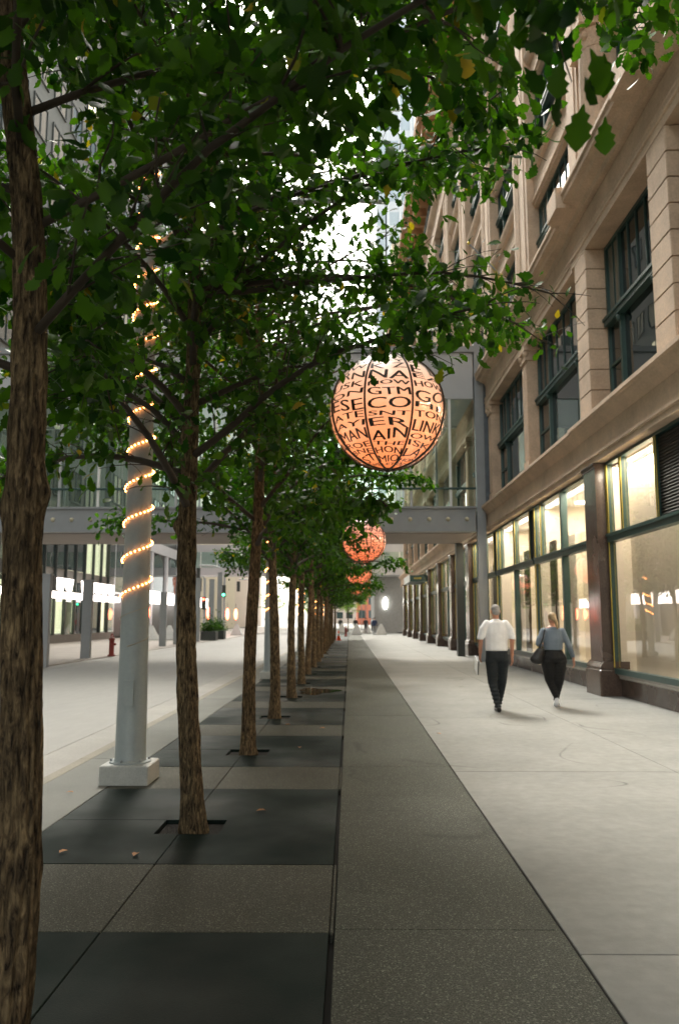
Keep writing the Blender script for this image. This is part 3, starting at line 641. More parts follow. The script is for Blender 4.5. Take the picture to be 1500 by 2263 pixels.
# mouldings running along the street
def prof(name, pts, y0, y1, mat): return bp(name, MB().extr(pts, y0, y1), mat)
for (y0, y1, d) in ((YN, 18.35, 0.0), (18.352, YF, .05)):
    prof('shop_frieze', [(5.62,5.0),(5.37+d*.4,5.0),(5.37+d*.4,5.12),(5.33+d*.4,5.14),(5.33+d*.4,5.19),(5.39+d*.4,5.22),(5.39+d*.4,5.66),(6.04,5.66),(6.04,5.2),(5.62,5.2)], y0, y1, mt['stone'])
    prof('shop_cornice', [(6.04,5.662),(5.38+d,5.662),(5.33+d,5.72),(5.20+d,5.86),(5.18+d,5.90),(5.12+d,5.92),(5.12+d,6.0),(5.16+d,6.02),(5.62,6.17),(6.04,6.17)], y0, y1, mt['stone'])
    prof('upper_frieze', [(6.04,9.95),(5.36+d,9.95),(5.36+d,10.12),(5.33+d,10.14),(5.33+d,10.19),(5.37+d,10.22),(5.34+d,10.30),(5.34+d,10.34),(5.40+d,10.37),(5.40+d,10.85),(6.04,10.85)], y0, y1, mt['stone'])
    e = -.10 if d == 0 else .06
    prof('upper_cornice', [(6.04,10.852),(5.38+e,10.852),(5.34+e,10.95),(5.18+e,11.0),(5.12+e,11.06),(5.0+e,11.08),(4.98+e,11.16),(5.02+e,11.19),(4.95+e,11.24),(4.95+e,11.32),(5.4,11.45),(6.04,11.45)], y0, y1, mt['stone'])
floors = [(11.45,14.1),(15.3,17.95),(19.1,21.75),(22.9,25.55)]
for zf, zt in ((14.1,15.3),(17.95,19.1),(21.75,22.9)):
    prof('spandrel', [(6.04,zf),(5.66,zf),(5.66,zf+.1),(5.60,zf+.12),(5.60,zf+.2),(5.68,zf+.22),(5.68,zt-.28),(5.58,zt-.25),(5.50,zt-.1),(5.48,zt),(6.04,zt)], YN, YF, mt['stone_carved'])
prof('attic_frieze', [(6.04,25.55),(5.4,25.55),(5.4,26.6),(5.15,26.9),(5.1,27.1),(6.04,27.1)], YN, YF, mt['stone'])
prof('attic_wall', [(6.04,27.102),(5.5,27.102),(5.5,29.9),(6.04,29.9)], YN, YF, mt['stone'])
prof('roof_cornice', [(6.04,29.902),(5.4,29.902),(5.3,30.3),(5.0,30.5),(4.9,30.9),(4.3,31.1),(4.1,31.35),(4.05,31.8),(4.4,32.0),(6.04,32.1)], YN, YF, mt['orange_lit'])
brk = MB().box(4.35, 5.35, -.22, .22, 29.9, 30.6).box(4.5,5.45,-.16,.16,29.2,29.9).mesh('cornice_bracket', mt['orange_lit'])
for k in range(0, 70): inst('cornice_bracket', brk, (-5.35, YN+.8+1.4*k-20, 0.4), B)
# rusticated piers between the second-floor windows
blk = MB().bevbox(5.35, 6.03, -.43, .43, 0, .455, .02)
blkm = MB(); blkm.v = blk.v; blkm.f = blk.f; blkm = blkm.mesh('stone_block', mt['stone'])
nblk = 8; hb = (9.94-6.175)/nblk
for y in PIER:
    if y <= 17.7:
        for k in range(nblk): inst('stone_block', blkm, (-5.35, y-20, 6.185 + hb*k), B, scale=(1,1,hb/.47))
        bp('pier_core', MB().box(5.40, 6.03, y-.39, y+.39, 6.172, 9.948), mt['stone'])
    else:
        # fluted pilaster with capital
        mb = MB(); w = .30
        mb.box(5.47, 6.03, y-w, y+w, 6.172, 9.5)
        mb.build
        p = bp('pilaster', mb, mt['stone'])
        fl = MB()
        for q in range(6): fl.box(5.44, 5.469, y-w+.02+q*.1, y-w+.075+q*.1, 6.45, 9.42)
        fl.box(5.42, 5.469, y-w-.03, y+w+.03, 6.173, 6.40)
        bp('pilaster_fluting', fl, mt['stone'])
        cp = MB().box(5.40, 6.03, y-.36, y+.36, 9.50, 9.60).box(5.36, 6.03, y-.42, y+.42, 9.80, 9.948)
        for s in (-1,1): cp.sph((5.42, y+s*.30, 9.70), (.09,.11,.11), 10, 8)
        cp.box(5.43, 6.03, y-.33, y+.33, 9.601, 9.799)
        bp('capital', cp, mt['stone_carved'])
# granite shop piers with pedestals
for y in PIER:
    if y > 84 or y in NOPIER: continue
    g = MB()
    g.box(5.36, 5.9, y-.42, y+.42, .72, 4.88)
    bp('granite_pier', g, mt['granite'])
    g = MB().bevbox(5.26, 5.86, y-.52, y+.52, 0, .56, .03); g.extr([(5.9,.561),(5.28,.561),(5.28,.6),(5.31,.66),(5.35,.70),(5.35,.719),(5.9,.719)], y-.50, y+.50)
    bp('pedestal', g, mt['granite'])
    g = MB().extr([(5.9,4.88),(5.35,4.88),(5.33,4.90),(5.31,4.97),(5.32,4.995),(5.9,4.995)], y-.46, y+.46)
    bp('pier_capital', g, mt['granite'])
# upper piers
flutes = lambda c, y, r, n=20: None
def column(y, z0, z1, xc=5.52, r=.40):
    mb = MB(); n = 80; v = []; f = []
    hs_ = list(np.linspace(z0+.35, z1-.55, 10))
    for i, z in enumerate(hs_):
        rr = r*(1-.12*i/9)
        for k in range(n):
            a = 2*math.pi*k/n; q = rr*(1 - .045*(.5+.5*math.cos(a*20))); v.append((xc+q*math.cos(a), y+q*math.sin(a), z))
    for i in range(9):
        for k in range(n): j = (k+1) % n; f.append((i*n+k, i*n+j, (i+1)*n+j, (i+1)*n+k))
    mb.add(v, f); bp('column_shaft', mb, mt['stone'], True)
    mb = MB().lathe([(r*1.22,z0),(r*1.22,z0+.1),(r*1.28,z0+.16),(r*1.1,z0+.24),(r*1.16,z0+.3),(r*1.0,z0+.351)], 24, (xc,y,0))
    bp('column_base', mb, mt['stone'], True)
    cp = MB().lathe([(r*.9,z1-.56),(r*.95,z1-.45),(r*1.15,z1-.2),(r*1.05,z1-.15)], 24, (xc,y,0)).box(xc-r*1.2, xc+r*1.2, y-r*1.25, y+r*1.25, z1-.15, z1)
    for a in range(8): cp.sph((xc+r*1.05*math.cos(a*.785), y+r*1.05*math.sin(a*.785), z1-.32), .085, 8, 6)
    bp('column_capital', cp, mt['stone_carved'])
for i, y in enumerate(PIER):
    if y < 3: 
        bp('upper_pier', MB().box(5.45, 6.03, y-.6, y+.6, 11.452, 25.54), mt['stone']); continue
    if y < 18:
        # plain pier, round column on its near side, fluted pilaster across the narrow window
        bp('upper_pier', MB().box(5.45, 6.03, y-.02, y+.88, 11.452, 25.54), mt['stone'])
        bp('pier_panel', MB().box(5.425, 5.449, y+.18, y+.68, 12.0, 25.2), mt['stone_carved'])
        bp('engaged_pier', MB().box(5.66, 6.03, y-1.75, y-.03, 11.452, 14.75), mt['stone'])
        column(y-1.18, 11.452, 14.75)
        mb = MB().box(5.56, 6.03, y-4.55+.12, y-3.42, 11.452, 14.2)
        bp('fluted_pilaster', mb, mt['stone']); fl = MB()
        for q in range(9): fl.box(5.53, 5.559, y-4.38+.11*q, y-4.38+.06+.11*q, 11.8, 14.1)
        bp('pilaster_fluting', fl, mt['stone'])
        bp('column_entablature', MB().box(5.30, 6.03, y-1.8, y-.03, 14.752, 15.25), mt['stone_carved'])
        bp('cornice_block', MB().bevbox(4.74, 5.6, y-.42, y+.42, 10.95, 11.47, .03), mt['stone'])
    else:
        bp('upper_pier', MB().box(5.45, 6.03, y-1.05, y+.85, 11.452, 25.54), mt['stone'])
        bp('pier_panel', MB().box(5.425, 5.449, y-.75, y-.35, 12.0, 25.2), mt['stone_carved'])
        fl = MB()
        for q in range(4): fl.box(5.425, 5.449, y+.05+.16*q, y+.13+.16*q, 11.7, 25.2)
        bp('pilaster_fluting', fl, mt['stone'])
# windows: (parent window mesh with frames > pane meshes)
pw = {}
def window_proto(w, h, small=False):
    fr = MB(); t = .085
    fr.box(0, .14, 0, t, 0, h); fr.box(0, .14, w-t, w, 0, h); fr.box(.002, .138, t, w-t, 0, t); fr.box(.002, .138, t, w-t, h-t, h)
    zt = h*.52
    fr.box(-.10, .136, t, w-t, zt-.09, zt+.09); fr.box(-.13, -.10, t-.03, w-t+.03, zt+.03, zt+.10)
    ms = [.24, .76] if not small else [.5]
    for m_ in ms: fr.box(-.03, .13, w*m_-.055, w*m_+.055, t, zt-.09); fr.box(-.01, .13, w*m_-.045, w*m_+.045, zt+.09, h-t)
    for m_ in ((.12, .37, .5, .63, .88) if not small else (.25,.75)): fr.box(.03, .10, w*m_-.018, w*m_+.018, zt+.09, h-t)
    fr.box(.02,.10, t, w*ms[0]-.055, zt*.5-.03, zt*.5+.03)
    if not small: fr.box(.02,.10, w*.76+.055, w-t, zt*.5-.03, zt*.5+.03)
    for m_ in ms: fr.sph((-.05, w*m_, zt-.16), (.06,.06,.09), 8, 6)
    panes = []; ed = [t] + [w*m_ for m_ in ms] + [w-t]
    for a, b in zip(ed[:-1], ed[1:]):
        for z0, z1 in ((t, zt-.09), (zt+.09, h-t)): panes.append(MB().box(.06, .07, a, b, z0, z1).mesh('pane', mt['winglass']))
    return fr.mesh('window', mt['green']), panes
def add_window(proto, x, y0, z0):
    me, panes = proto; o = inst('window', me, (x-5.35, y0-20, z0), B)
    for i_, p in enumerate(panes):
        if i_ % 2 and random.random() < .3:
            if 'b' + p.name not in pw: q_ = p.copy(); q_.materials[0] = mt['paleglass']; pw['b' + p.name] = q_
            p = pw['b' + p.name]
        inst('pane', p, (0,0,0), o)
    return o
def bays():
    P_ = sorted(PIER); return list(zip(P_[:-1], P_[1:]))
def getp(w, h, small=False):
    k = (round(w,2), round(h,2), small)
    if k not in pw: pw[k] = window_proto(w, h, small)
    return pw[k]
for (a, b) in bays():
    if b < 4: continue
    lo = .43 if a < 17.7 else .30; hi_ = .43 if b < 17.7 else .30
    add_window(getp(b-hi_-a-lo, 9.945-6.175), 5.78, a+lo, 6.175)
    for (z0, z1) in floors:
        if b < 18:   # narrow window between pilaster and column
            ya, yb = b-3.415, b-1.755
            if z0 > 14: ya, yb = a+.89, b-.03
            add_window(getp(yb-ya, z1-z0-.004, z0 < 14), 5.80, ya, z0+.002)
        else:
            ya, yb = a+.86, b-1.06
            if yb > ya: add_window(getp(yb-ya, z1-z0-.004), 5.80, ya, z0+.002)
    ya, yb = a+1, b-1
    add_window(getp(yb-ya, 1.9, True), 5.40, ya, 27.6)
# shop bays
RX = 5.60
intl = []
for (a, b) in bays():
    if b < 4 or a > 80: continue
    y0, y1 = a+(.425 if a not in NOPIER else .002), b-(.425 if b not in NOPIER else .002); w = y1-y0
    lo = prof('plinth', [(5.9,0),(5.70,0),(5.70,.36),(5.9,.36)], y0, y1, mt['granite'])
    for q in range(3):
        c0 = y0 + w*q/3; prof('ledge_stone', [(5.9,.361),(5.68,.361),(5.66,.375),(5.66,.41),(5.60,.47),(5.9,.47)], c0+.004, c0+w/3-.004, mt['ledge'])
    wo_ = empty('shop_window', (RX-5.35, y0-20, 0), parent=B)
    fr = MB(); t = .07
    fr.box(-.02,.12, 0, t, .472, 4.99); fr.box(-.02,.12, w-t, w, .472, 4.99); fr.box(-.03,.12, t, w-t, .472, .58); fr.box(-.03,.12, t, w-t, 4.93, 4.99)
    fr.box(-.06,.12, t, w-t, 3.24, 3.40); fr.box(-.09,-.06, t, w-t, 3.36, 3.42)
    special = b < 18
    if special: mu = [w-.95]; gr = w-2.85
    else: mu = [w*.88, w*.46] if b > 24.5 else [w*.86]; gr = w*.10
    ups = sorted(mu + [gr])
    for m_ in ups: fr.box(-.02,.12, m_-.035, m_+.035, 3.40, 4.93)
    if not special and w > 4: fr.box(-.05,.12, w*.47-.07, w*.47+.07, .58, 4.93)
    inst('frame', fr.mesh('frame', mt['green']), parent=wo_)
    for m_ in ups + [w-t]:
        for s in (-1, 1): inst('brass_strip', MB().box(-.030,-.0305+.012, m_+s*.045-.011, m_+s*.045+.011, 3.40, 4.93).mesh('brass_strip', mt['gold']), parent=wo_)
    inst('brass_strip', MB().box(-.04,-.024, w-t-.035, w-t-.01, .60, 3.24).mesh('brass_strip', mt['gold']), parent=wo_)
    ed = [gr] + [u for u in ups if u > gr] + [w-t]
    for q in range(len(ed)-1): inst('pane', MB().box(.02,.028, ed[q], ed[q+1], 3.40, 4.93).mesh('pane', mt['shopglass']), parent=wo_)
    le = [t, w*.47, w-t] if (not special and w > 4) else [t, w*.30, w-t]
    for q in range(len(le)-1): inst('pane', MB().box(.02,.028, le[q]+.004, le[q+1]-.004, .58, 3.24).mesh('pane', mt['shopglass']), parent=wo_)
    sl_ = MB().box(.02,.06,0,gr-.035-t,0,.035).mesh('louvre_slat', mt['louvre'])
    for q in range(26): inst('louvre_slat', sl_, (.0, t, 3.42+.058*q), wo_, rot=(0, .5, 0))
    inst('louvre_back', MB().box(.07,.09,t,gr-.035,3.40,4.93).mesh('louvre_back', mt['louvre']), parent=wo_)
    # interior
    inr = MB().box(RX+.32, 10.99, y0+.01, y0+.06, .0, 5.1)
    bp('partition', inr, mt['cream2'])
    bp('interior_floor', MB().box(RX+.33, 10.99, y0+.061, y1, .0, .40), mt['cream2'])
    bp('interior_ceiling', MB().box(RX+.33, 10.99, y0+.061, y1, 5.0, 5.1), mt['cream2'])
    if special:
        bp('display_wall', MB().box(6.05, 6.10, b-1.5, y1, .42, 4.95), mt['cream']); bp('display_wall', MB().box(6.05, 6.10, y1-3.0, b-1.505, .42, 4.95), mt['cream'])
        bp('display_wall', MB().box(8.6, 8.7, y0-.2, y1-2.2, .42, 3.2), mt['orangeint']); bp('dark_wall', MB().box(7.4, 7.5, y0-.2, y1-3.1, .42, 3.2), mt['darkint'])
    else:
        n = 7
        for q in range(n):
            c0 = y0 + (w)*q/n; m_ = mt['cream'] if q % 3 else mt['darkint']
            if (q + int(a)) % 2: bp('display_panel', MB().box(5.98+.1*(q % 3), 6.03+.1*(q % 3), c0, c0+w/n*.8, .42, 3.9), m_)
        bp('back_panel', MB().box(7.0, 7.1, y0+.07, y1, .42, 4.2), mt['cream'])
    bp('return_wall', MB().box(RX+.13, 6.049, y1-.05, y1-.002, .5, 4.9), mt['cream'])
    a2 = bpy.data.lights.new('window_light', 'AREA'); a2.shape = 'RECTANGLE'; a2.size = .28; a2.size_y = w*.95; a2.energy = 32*w/4 if b < 40 else 10; a2.color = (1,.88,.70)
    o2 = bpy.data.objects.new('window_light', a2); COL.objects.link(o2); o2.location = (5.87, (y0+y1)/2, 4.9)
    for q in range(3):
        zc = 4.97; yq = y0 + w*(q+.5)/3
        bp('ceiling_lamp', MB().box(6.6, 9.6, yq-.10, yq+.10, 4.95, 4.985), mt['whitelamp'])
    al = bpy.data.lights.new('shop_light', 'AREA'); al.shape = 'RECTANGLE'; al.size = 3.6; al.size_y = w*.8; al.energy = 55 if b < 40 else 35; al.color = (1,.88,.72)
    ao = bpy.data.objects.new('shop_light', al); COL.objects.link(ao); ao.location = (7.9, (y0+y1)/2, 4.9)
# entrance awning down the street
aw = empty('entrance_awning', (5.3, 57.5, 4.2)); tag(aw, 'dark green box awning over a far entrance of the sandstone store', 'awning')
MB().box(-1.15, .05, -2.6, 2.7, .0, .42).build('canopy_box', mt['green'], aw); MB().box(-1.19, -1.152, -2.64, 2.74, -.02, .46).build('fascia', mt['white'], aw)  # fascia is white because the sky's reflection is painted into its colour
for q in range(4): MB().box(-.85+.13*q, -.77+.13*q, -2.612, -2.602, .16, .27).build('gold_mark', mt['gold'], aw)
# flag
fg = empty('yellow_flag', (5.33, 25.0, 12.5)); tag(fg, 'drooping pale yellow flag on a slanted pole on the stone facade', 'flag')
MB().tube([(0,0,0),(-1.35,0,1.45)], .03, 8).build('flag_pole', mt['greysteel'], fg); MB().sph((-1.36,0,1.47), .06, 8, 6).build('finial', mt['gold'], fg)
v = []; f = []
for i in range(13):
    t = i/12
    for j in range(9):
        s = j/8; px = -.15-.55*t*(1-.55*s); v.append((px+.04*math.sin(9*t+3*s), .10*math.sin(t*14+s*2)*(.4+s), .2+.6*t - s*(1.1*(.45+.55*(1-t)))))
for i in range(12):
    for j in range(8): f.append((i*9+j, (i+1)*9+j, (i+1)*9+j+1, i*9+j+1))
q = MB().add(v, f).build('flag_cloth', mt['flag'], fg, smooth=True); sm = q.modifiers.new('s', 'SOLIDIFY'); sm.thickness = .006
# ------------------------------------------------------------------ skyway bridge
NB = empty('sky_blocker', (-20, -12, 0)); tag(NB, 'unseen grey block added across the street to cut sky light near the camera', 'building')  # out of view, added to block sky and darken the near ground
inst('mass', MB().box(-60, -20.2, -40, 17.5, 0, 44).mesh('mass', mt['wall_l']), (20, 12, 0), NB)
K = empty('skyway_bridge', (-8, 31, 5)); tag(K, 'grey steel and glass pedestrian skyway crossing over the street, with a studded girder', 'bridge')
def kp(name, mb, mat, smooth=False, parent=None):
    o = inst(name, mb.mesh(name, mat, smooth), (8, -31, -5), K); return o
kp('girder', MB().box(-26, 4.95, 31.0, 31.25, 5.08, 5.92).box(-26, 4.98, 30.9, 31.35, 5.9205, 6.0).box(-26,4.98,30.92,31.35,5.0,5.0795), mt['greysteel'])
kp('far_girder', MB().box(-26, 4.95, 35.8, 36.0, 5.08, 5.92), mt['greysteel'])
kp('soffit_panel', MB().box(-26, 1.0, 31.36, 35.79, 4.98, 5.06).box(1.45, 4.95, 31.36, 35.79, 4.98, 5.06), mt['soffit'])
kp('soffit_strip', MB().box(1.1, 1.35, 31.36, 35.79, 5.0, 5.05), mt['greysteel2']); kp('deck', MB().box(-26, 4.95, 31.26, 35.79, 5.5, 5.9), mt['greysteel'])
kp('roof_fascia', MB().box(-26, 4.95, 30.98, 31.2, 10.35, 12.25), mt['greysteel2']); kp('roof_coping', MB().box(-26, 5.0, 30.85, 36.1, 12.26, 12.5), mt['greysteel'])
kp('far_fascia', MB().box(-26, 4.95, 35.8, 36.0, 10.35, 12.25), mt['greysteel2']); kp('roof_slab', MB().box(-26, 4.95, 31.21, 35.79, 10.4, 10.7), mt['greysteel2'])
kp('handrail', MB().tube([(-26,30.98,6.72),(4.98,30.98,6.72)], .045, 8), mt['green'])
stud = MB().lathe([(0.085,0),(.085,.03),(.065,.08),(.03,.11),(0.001,.115)], 12).mesh('stud', M('cream stud', (.55,.50,.36), .4, var=.1), True)
for k in range(40): inst('stud', stud, (4.6-.74*k+8, -.003, 5.5-5), K, rot=(R(90),0,0))
x = 4.0; k = 0
while x > -26:
    kp('mullion', MB().box(x-.045, x+.045, 31.02, 31.16, 6.002, 10.348), mt['greysteel2'] if k % 3 else mt['white'])
    kp('far_mullion', MB().box(x-.045, x+.045, 35.84, 35.96, 5.93, 10.348), mt['greysteel'])
    x -= 1.55; k += 1
x = 4.9
while x > -26:
    kp('pane', MB().box(x-1.5, x, 31.08, 31.09, 6.002, 10.348), mt['bridgeglass']); kp('pane', MB().box(x-1.5, x, 35.9, 35.91, 5.93, 10.348), mt['bridgeglass']); x -= 1.55
kp('column', MB().box(5.0, 5.34, 30.9, 31.24, 0, 12.9), mt['greysteel']); kp('column_flange', MB().box(5.345, 5.60, 30.95, 31.20, 6.2, 12.9), M('blue grey steel', (.11,.13,.15), .5))
kp('far_column', MB().box(4.75, 5.06, 35.4, 35.8, 0, 4.97), mt['darksteel'])
kp('left_column', MB().box(-14.4, -14.0, 31.3, 31.7, 0, 4.97), mt['greysteel'])
# second skyway far down
K2 = empty('far_skyway', (-8, 96, 8)); tag(K2, 'pale distant skyway crossing the street behind the second lantern', 'bridge')
inst('body', MB().box(-20, 15, 0, 4, -1.1, 2.6).mesh('body', mt['greysteel2']), parent=K2)
inst('glazing', MB().box(-20, 15, -.03, -.005, -.2, 1.7).mesh('glazing', mt['bridgeglass']), parent=K2)
for k in range(18): inst('mullion', MB().box(-20+2*k, -19.9+2*k, -.08, -.031, -.2, 1.7).mesh('mullion', mt['white']), parent=K2)

# ------------------------------------------------------------------ left side of the street
def facade(parent, X0, side, Y0, Y1, z0, z1, bayw, fh, wmat, frac=(.7,.62), lit=.0, depth=.12, zs=.9):
    """windows as frames with panes on a wall plane x=X0 (facing +x if side>0)"""
    wy = bayw*frac[0]; wz = fh*frac[1]
    fr = MB(); t = .08; d = depth*side
    fr.box(min(0,d), max(0,d), 0, t, 0, wz); fr.box(min(0,d), max(0,d), wy-t, wy, 0, wz); fr.box(min(0,d), max(0,d), t, wy-t, 0, t); fr.box(min(0,d), max(0,d), t, wy-t, wz-t, wz)
    fr.box(min(0,d), max(0,d), wy/2-t/2, wy/2+t/2, t, wz-t)
    fm = fr.mesh('window', mt['darksteel']); x_ = d*.3
    pm = MB().box(min(x_,x_+.02), max(x_,x_+.02), t, wy-t, t, wz-t).mesh('pane', mt['dkwin']); pm2 = pm.copy(); pm2.materials[0] = mt['litwin']
    n = int((Y1-Y0)/bayw); m_ = int((z1-z0)/fh); L0 = parent.location; c = 0
    for i in range(n):
        for j in range(m_):
            if c > 290: return
            c += 1
            o = inst('window', fm, (X0-L0.x, Y0+bayw*i+(bayw-wy)/2-L0.y, z0+fh*j+zs-L0.z), parent)
            inst('pane', pm2 if random.random() < lit else pm, (0,0,0), o)
LB = empty('glass_office_building', (-20, 54, 0)); tag(LB, 'glass and steel office block across the street with lit shopfront', 'building')
def lp(name, mb, mat, par=LB): L0 = par.location; return inst(name, mb.mesh(name, mat), (-L0.x, -L0.y, -L0.z), par)
lp('core', MB().box(-60, -21.2, 18, 68, 0, 62), mt['wall_l'])
lp('plinth', MB().box(-21.19, -20.0, 18, 68, 0, .55), mt['wall_l2']); lp('spandrel', MB().box(-21.19, -20.1, 18, 68, 4.3, 5.1), mt['wall_l2'])
lp('spandrel', MB().box(-21.19, -20.1, 18, 68, 8.4, 9.6), mt['wall_l2'])
y = 18.0; k = 0
finm = MB().box(-20.12, -19.9, -.06, .06, .55, 9.6).mesh('fin', mt['darksteel'])
while y < 68:
    inst('fin', finm, (20, y-54, 0), LB)
    for z0, z1 in ((.56, 4.29), (5.11, 8.39)):
        lp('pane', MB().box(-20.06, -20.04, y+.06, y+1.94, z0, z1), mt['dkwin'] if random.random() < .35 else mt['bridgeglass'])
        if random.random() < .75: lp('lit_wall', MB().box(-20.9, -20.85, y+.1, y+1.9, z0+.05, z1-.3), mt['litwin'])
    y += 2.0; k += 1
facade(LB, -21.2, 1, 18, 68, 9.6, 62, 3.4, 4.0, None, lit=.12)
# lit canopy sign along that pavement
CS = empty('lit_sign_canopy', (-18.6, 60, 3)); tag(CS, 'long glowing white canopy sign band along the far pavement', 'sign')
def cp_(name, mb, mat): return inst(name, mb.mesh(name, mat), (18.6, -60, -3), CS)
cp_('light_band', MB().box(-18.7, -18.4, 40, 64, 2.95, 3.35), mt['whitesign']); cp_('light_band', MB().box(-18.7, -18.4, 68, 104, 3.1, 4.25), mt['whitesign'])
cp_('roof_plate', MB().box(-19.9, -18.3, 39.8, 64.2, 3.36, 3.44), mt['darksteel'])
for k in range(8):
    y = 50.5+1.55*k
    if k == 2: continue
    cp_('sign_letter', MB().add([(-18.5,y+.25,3.45),(-18.5,y+1.0,3.45),(-18.5,y+1.35,4.25),(-18.5,y,4.25),(-18.6,y+.25,3.45),(-18.6,y+1.0,3.45),(-18.6,y+1.35,4.25),(-18.6,y,4.25)], [(0,1,2,3),(7,6,5,4),(0,4,5,1),(1,5,6,2),(2,6,7,3),(3,7,4,0)]), mt['whitesign'])
cp_('dark_sign_box', MB().box(-18.62, -18.4, 46.5, 49.8, 3.45, 4.3), mt['darksteel'])
DB = empty('dark_glass_building', (-21, 86, 0)); tag(DB, 'dark recessed building front behind the white canopy', 'building')
lp('mass', MB().box(-60, -21, 69, 106, 0, 82), mt['wall_l'], DB); lp('dark_front', MB().box(-20.99, -20.9, 69.2, 105.8, .1, 11), mt['darksteel'], DB)
for k in range(5):
    v = []
    for a in np.linspace(0, math.pi, 9): v.append((-20.85, 72.6+6.8*k+2.5*math.cos(a), 7+1.6*math.sin(a)))
    v += [(-20.85, 70.1+6.8*k, 3.9), (-20.85, 75.1+6.8*k, 3.9)]; n = len(v); v += [(p[0]+.06, p[1], p[2]) for p in v]
    lp('arch_window', MB().add(v, [tuple(range(n)), tuple(range(2*n-1, n-1, -1))] + [(i, (i+1) % n, (i+1) % n+n, i+n) for i in range(n)]), mt['dkwin'], DB)
    lp('arch_pier', MB().box(-20.88, -20.6, 69.3+6.8*k, 70.0+6.8*k, .1, 8.6), mt['greysteel2'], DB)
lp('arch_band', MB().box(-20.88, -20.7, 69.2, 105.8, 8.7, 9.8), mt['greysteel2'], DB)
facade(DB, -21, 1, 69, 106, 11, 82, 3.7, 4.2, None, lit=.1)
def tower(name, label, x0, x1, y0, y1, h, mat, bay, fh, fins=None, group=None, faces=('y',), gm_='dkwin'):
    o = empty(name, ((x0+x1)/2, y0, 0)); tag(o, label, 'building', group)
    lp('mass', MB().box(x0, x1, y0, y1, 0, h), mat, o)
    L0 = o.location
    if fins:
        fm = MB().box(-.28, .28, -.8, 0, 0, h-4).mesh('fin', mat); n = int((x1-x0)/fins)
        for k in range(n+1): inst('fin', fm, (x0+k*fins-L0.x, 0, 2), o)
        gm = MB().box(-fins/2+.3, fins/2-.3, -.05, 0, 0, fh*.55).mesh('window', mt[gm_])
        c = 0
        for k in range(n):
            for j in range(int((h-6)/fh)):
                c += 1
                if c < 295: inst('window', gm, (x0+(k+.5)*fins-L0.x, -.003, 3+j*fh), o)
    else:
        gm = MB().box(-bay*.33, bay*.33, -.06, 0, 0, fh*.58).mesh('window', mt['dkwin']); n = int((x1-x0)/bay); c = 0
        for k in range(n):
            for j in range(int((h-4)/fh)):
                c += 1
                if c < 295: inst('window', gm, (x0+(k+.5)*bay-L0.x, -.003, 2+j*fh), o)
    return o
tower('cream_tower', 'cream ribbed high-rise seen behind the big lantern', 8.5, 34, 150, 180, 76, mt['tower_a'], 3, 4.2, fins=1.6, gm_='creamwin')
tower('beige_tower', 'beige stone tower rising behind the sandstone store', 13, 40, 118, 147, 140, mt['tower_b'], 4.5, 5.0)
tower('pale_tower', 'pale bluish high-rise with vertical lines, at top centre', 7, 30, 190, 220, 190, mt['tower_c'], 3, 6.5, fins=3.0, gm_='palewin')
tower('grey_block_building', 'windowless grey block wall with an oval lamp at the end of the sidewalk', 3.1, 24, 100, 116, 12.0, mt['tower_d'], 6, 60)
tower('end_building', 'pale low building closing the view at the far end of the street', -14, 9, 330, 350, 26, mt['tower_b'], 4, 4.5)
tower('pale_side_block', 'pale cream block far down the left side of the street', -40, -21.5, 108, 150, 30, mt['tower_a'], 3.2, 4.4)
tower('left_high_rise', 'tall grey high-rise beyond the crossing on the left', -60, -22, 152, 200, 80, mt['tower_b'], 3.4, 4.4)
tower('red_brick_house', 'small brick building in the far distance with red banners', 2.2, 12, 240, 260, 22, M('brick', (.38,.12,.07), .8), 3, 4)
ol = empty('oval_lamp', (4.45, 99.9, 3.6)); tag(ol, 'white oval wall lamp on the grey block wall', 'lamp'); MB().sph((0,-.1,0), (.26,.12,.75), 14, 10).build('glass', mt['whitelamp'], ol, True); MB().box(-.1,.1,-.05,.09,-.3,.3).build('bracket', mt['darksteel'], ol)

def post(x, y, h, label):
    o = empty('steel_post', (x, y, 0)); tag(o, label, 'post', 'square steel posts along the far kerb')
    MB().box(-.19,.19,-.12,.12,0,h).build('shaft', mt['greysteel'], o); MB().box(-.22,.22,-.15,.15,h,h+.05).build('cap', mt['greysteel'], o)
for x, y, h, l in ((-10.35,27.1,3.1,'square grey steel post close to the right edge of the nearest trunk'), (-10.95,33.4,3.2,'square grey steel post left of the red hydrant'), (-11.3,48.6,3.2,'square steel post seen between the light pole and the second trunk'),
        (-11.3,52.5,3.2,'steel post just left of the second trunk'), (-11.2,59,4.6,'thin steel post right of the second trunk by the shrubs'), (-11.2,65,4.8,'steel post beside the shrub planter'), (-11.2,69,5.6,'thicker pale post next to the traffic lights')): post(x, y, h, l)
def hydrant(x, y, label):
    o = empty('fire_hydrant', (x, y, 0)); tag(o, label, 'fire hydrant', 'fire hydrants')
    MB().lathe([(.17,0),(.17,.06),(.11,.08),(.11,.70),(.14,.71),(.14,.76),(.12,.77),(.10,.86),(.05,.93),(.03,.95),(.03,1.0)], 16).build('barrel', mt['hydrant'], o, True)
    for a in (0, math.pi/2, math.pi): MB().tube([(0,0,.52),(.19*math.cos(a-1.57),.19*math.sin(a-1.57),.52)], .055, 10).build('nozzle', mt['hydrant'], o)
    MB().lathe([(.11,.77),(.115,.80),(.09,.88),(.0,.90)], 14).build('bonnet', mt['white'], o, True)
hydrant(-10.47, 35.4, 'dark red hydrant with pale cap across the street, beside the light pole'); hydrant(-.35, 77, 'small red hydrant by the sidewalk beyond the tree row')
co = empty('traffic_cone', (-.84, 62.4, 0)); tag(co, 'orange traffic cone at the foot of the far trees', 'traffic cone')
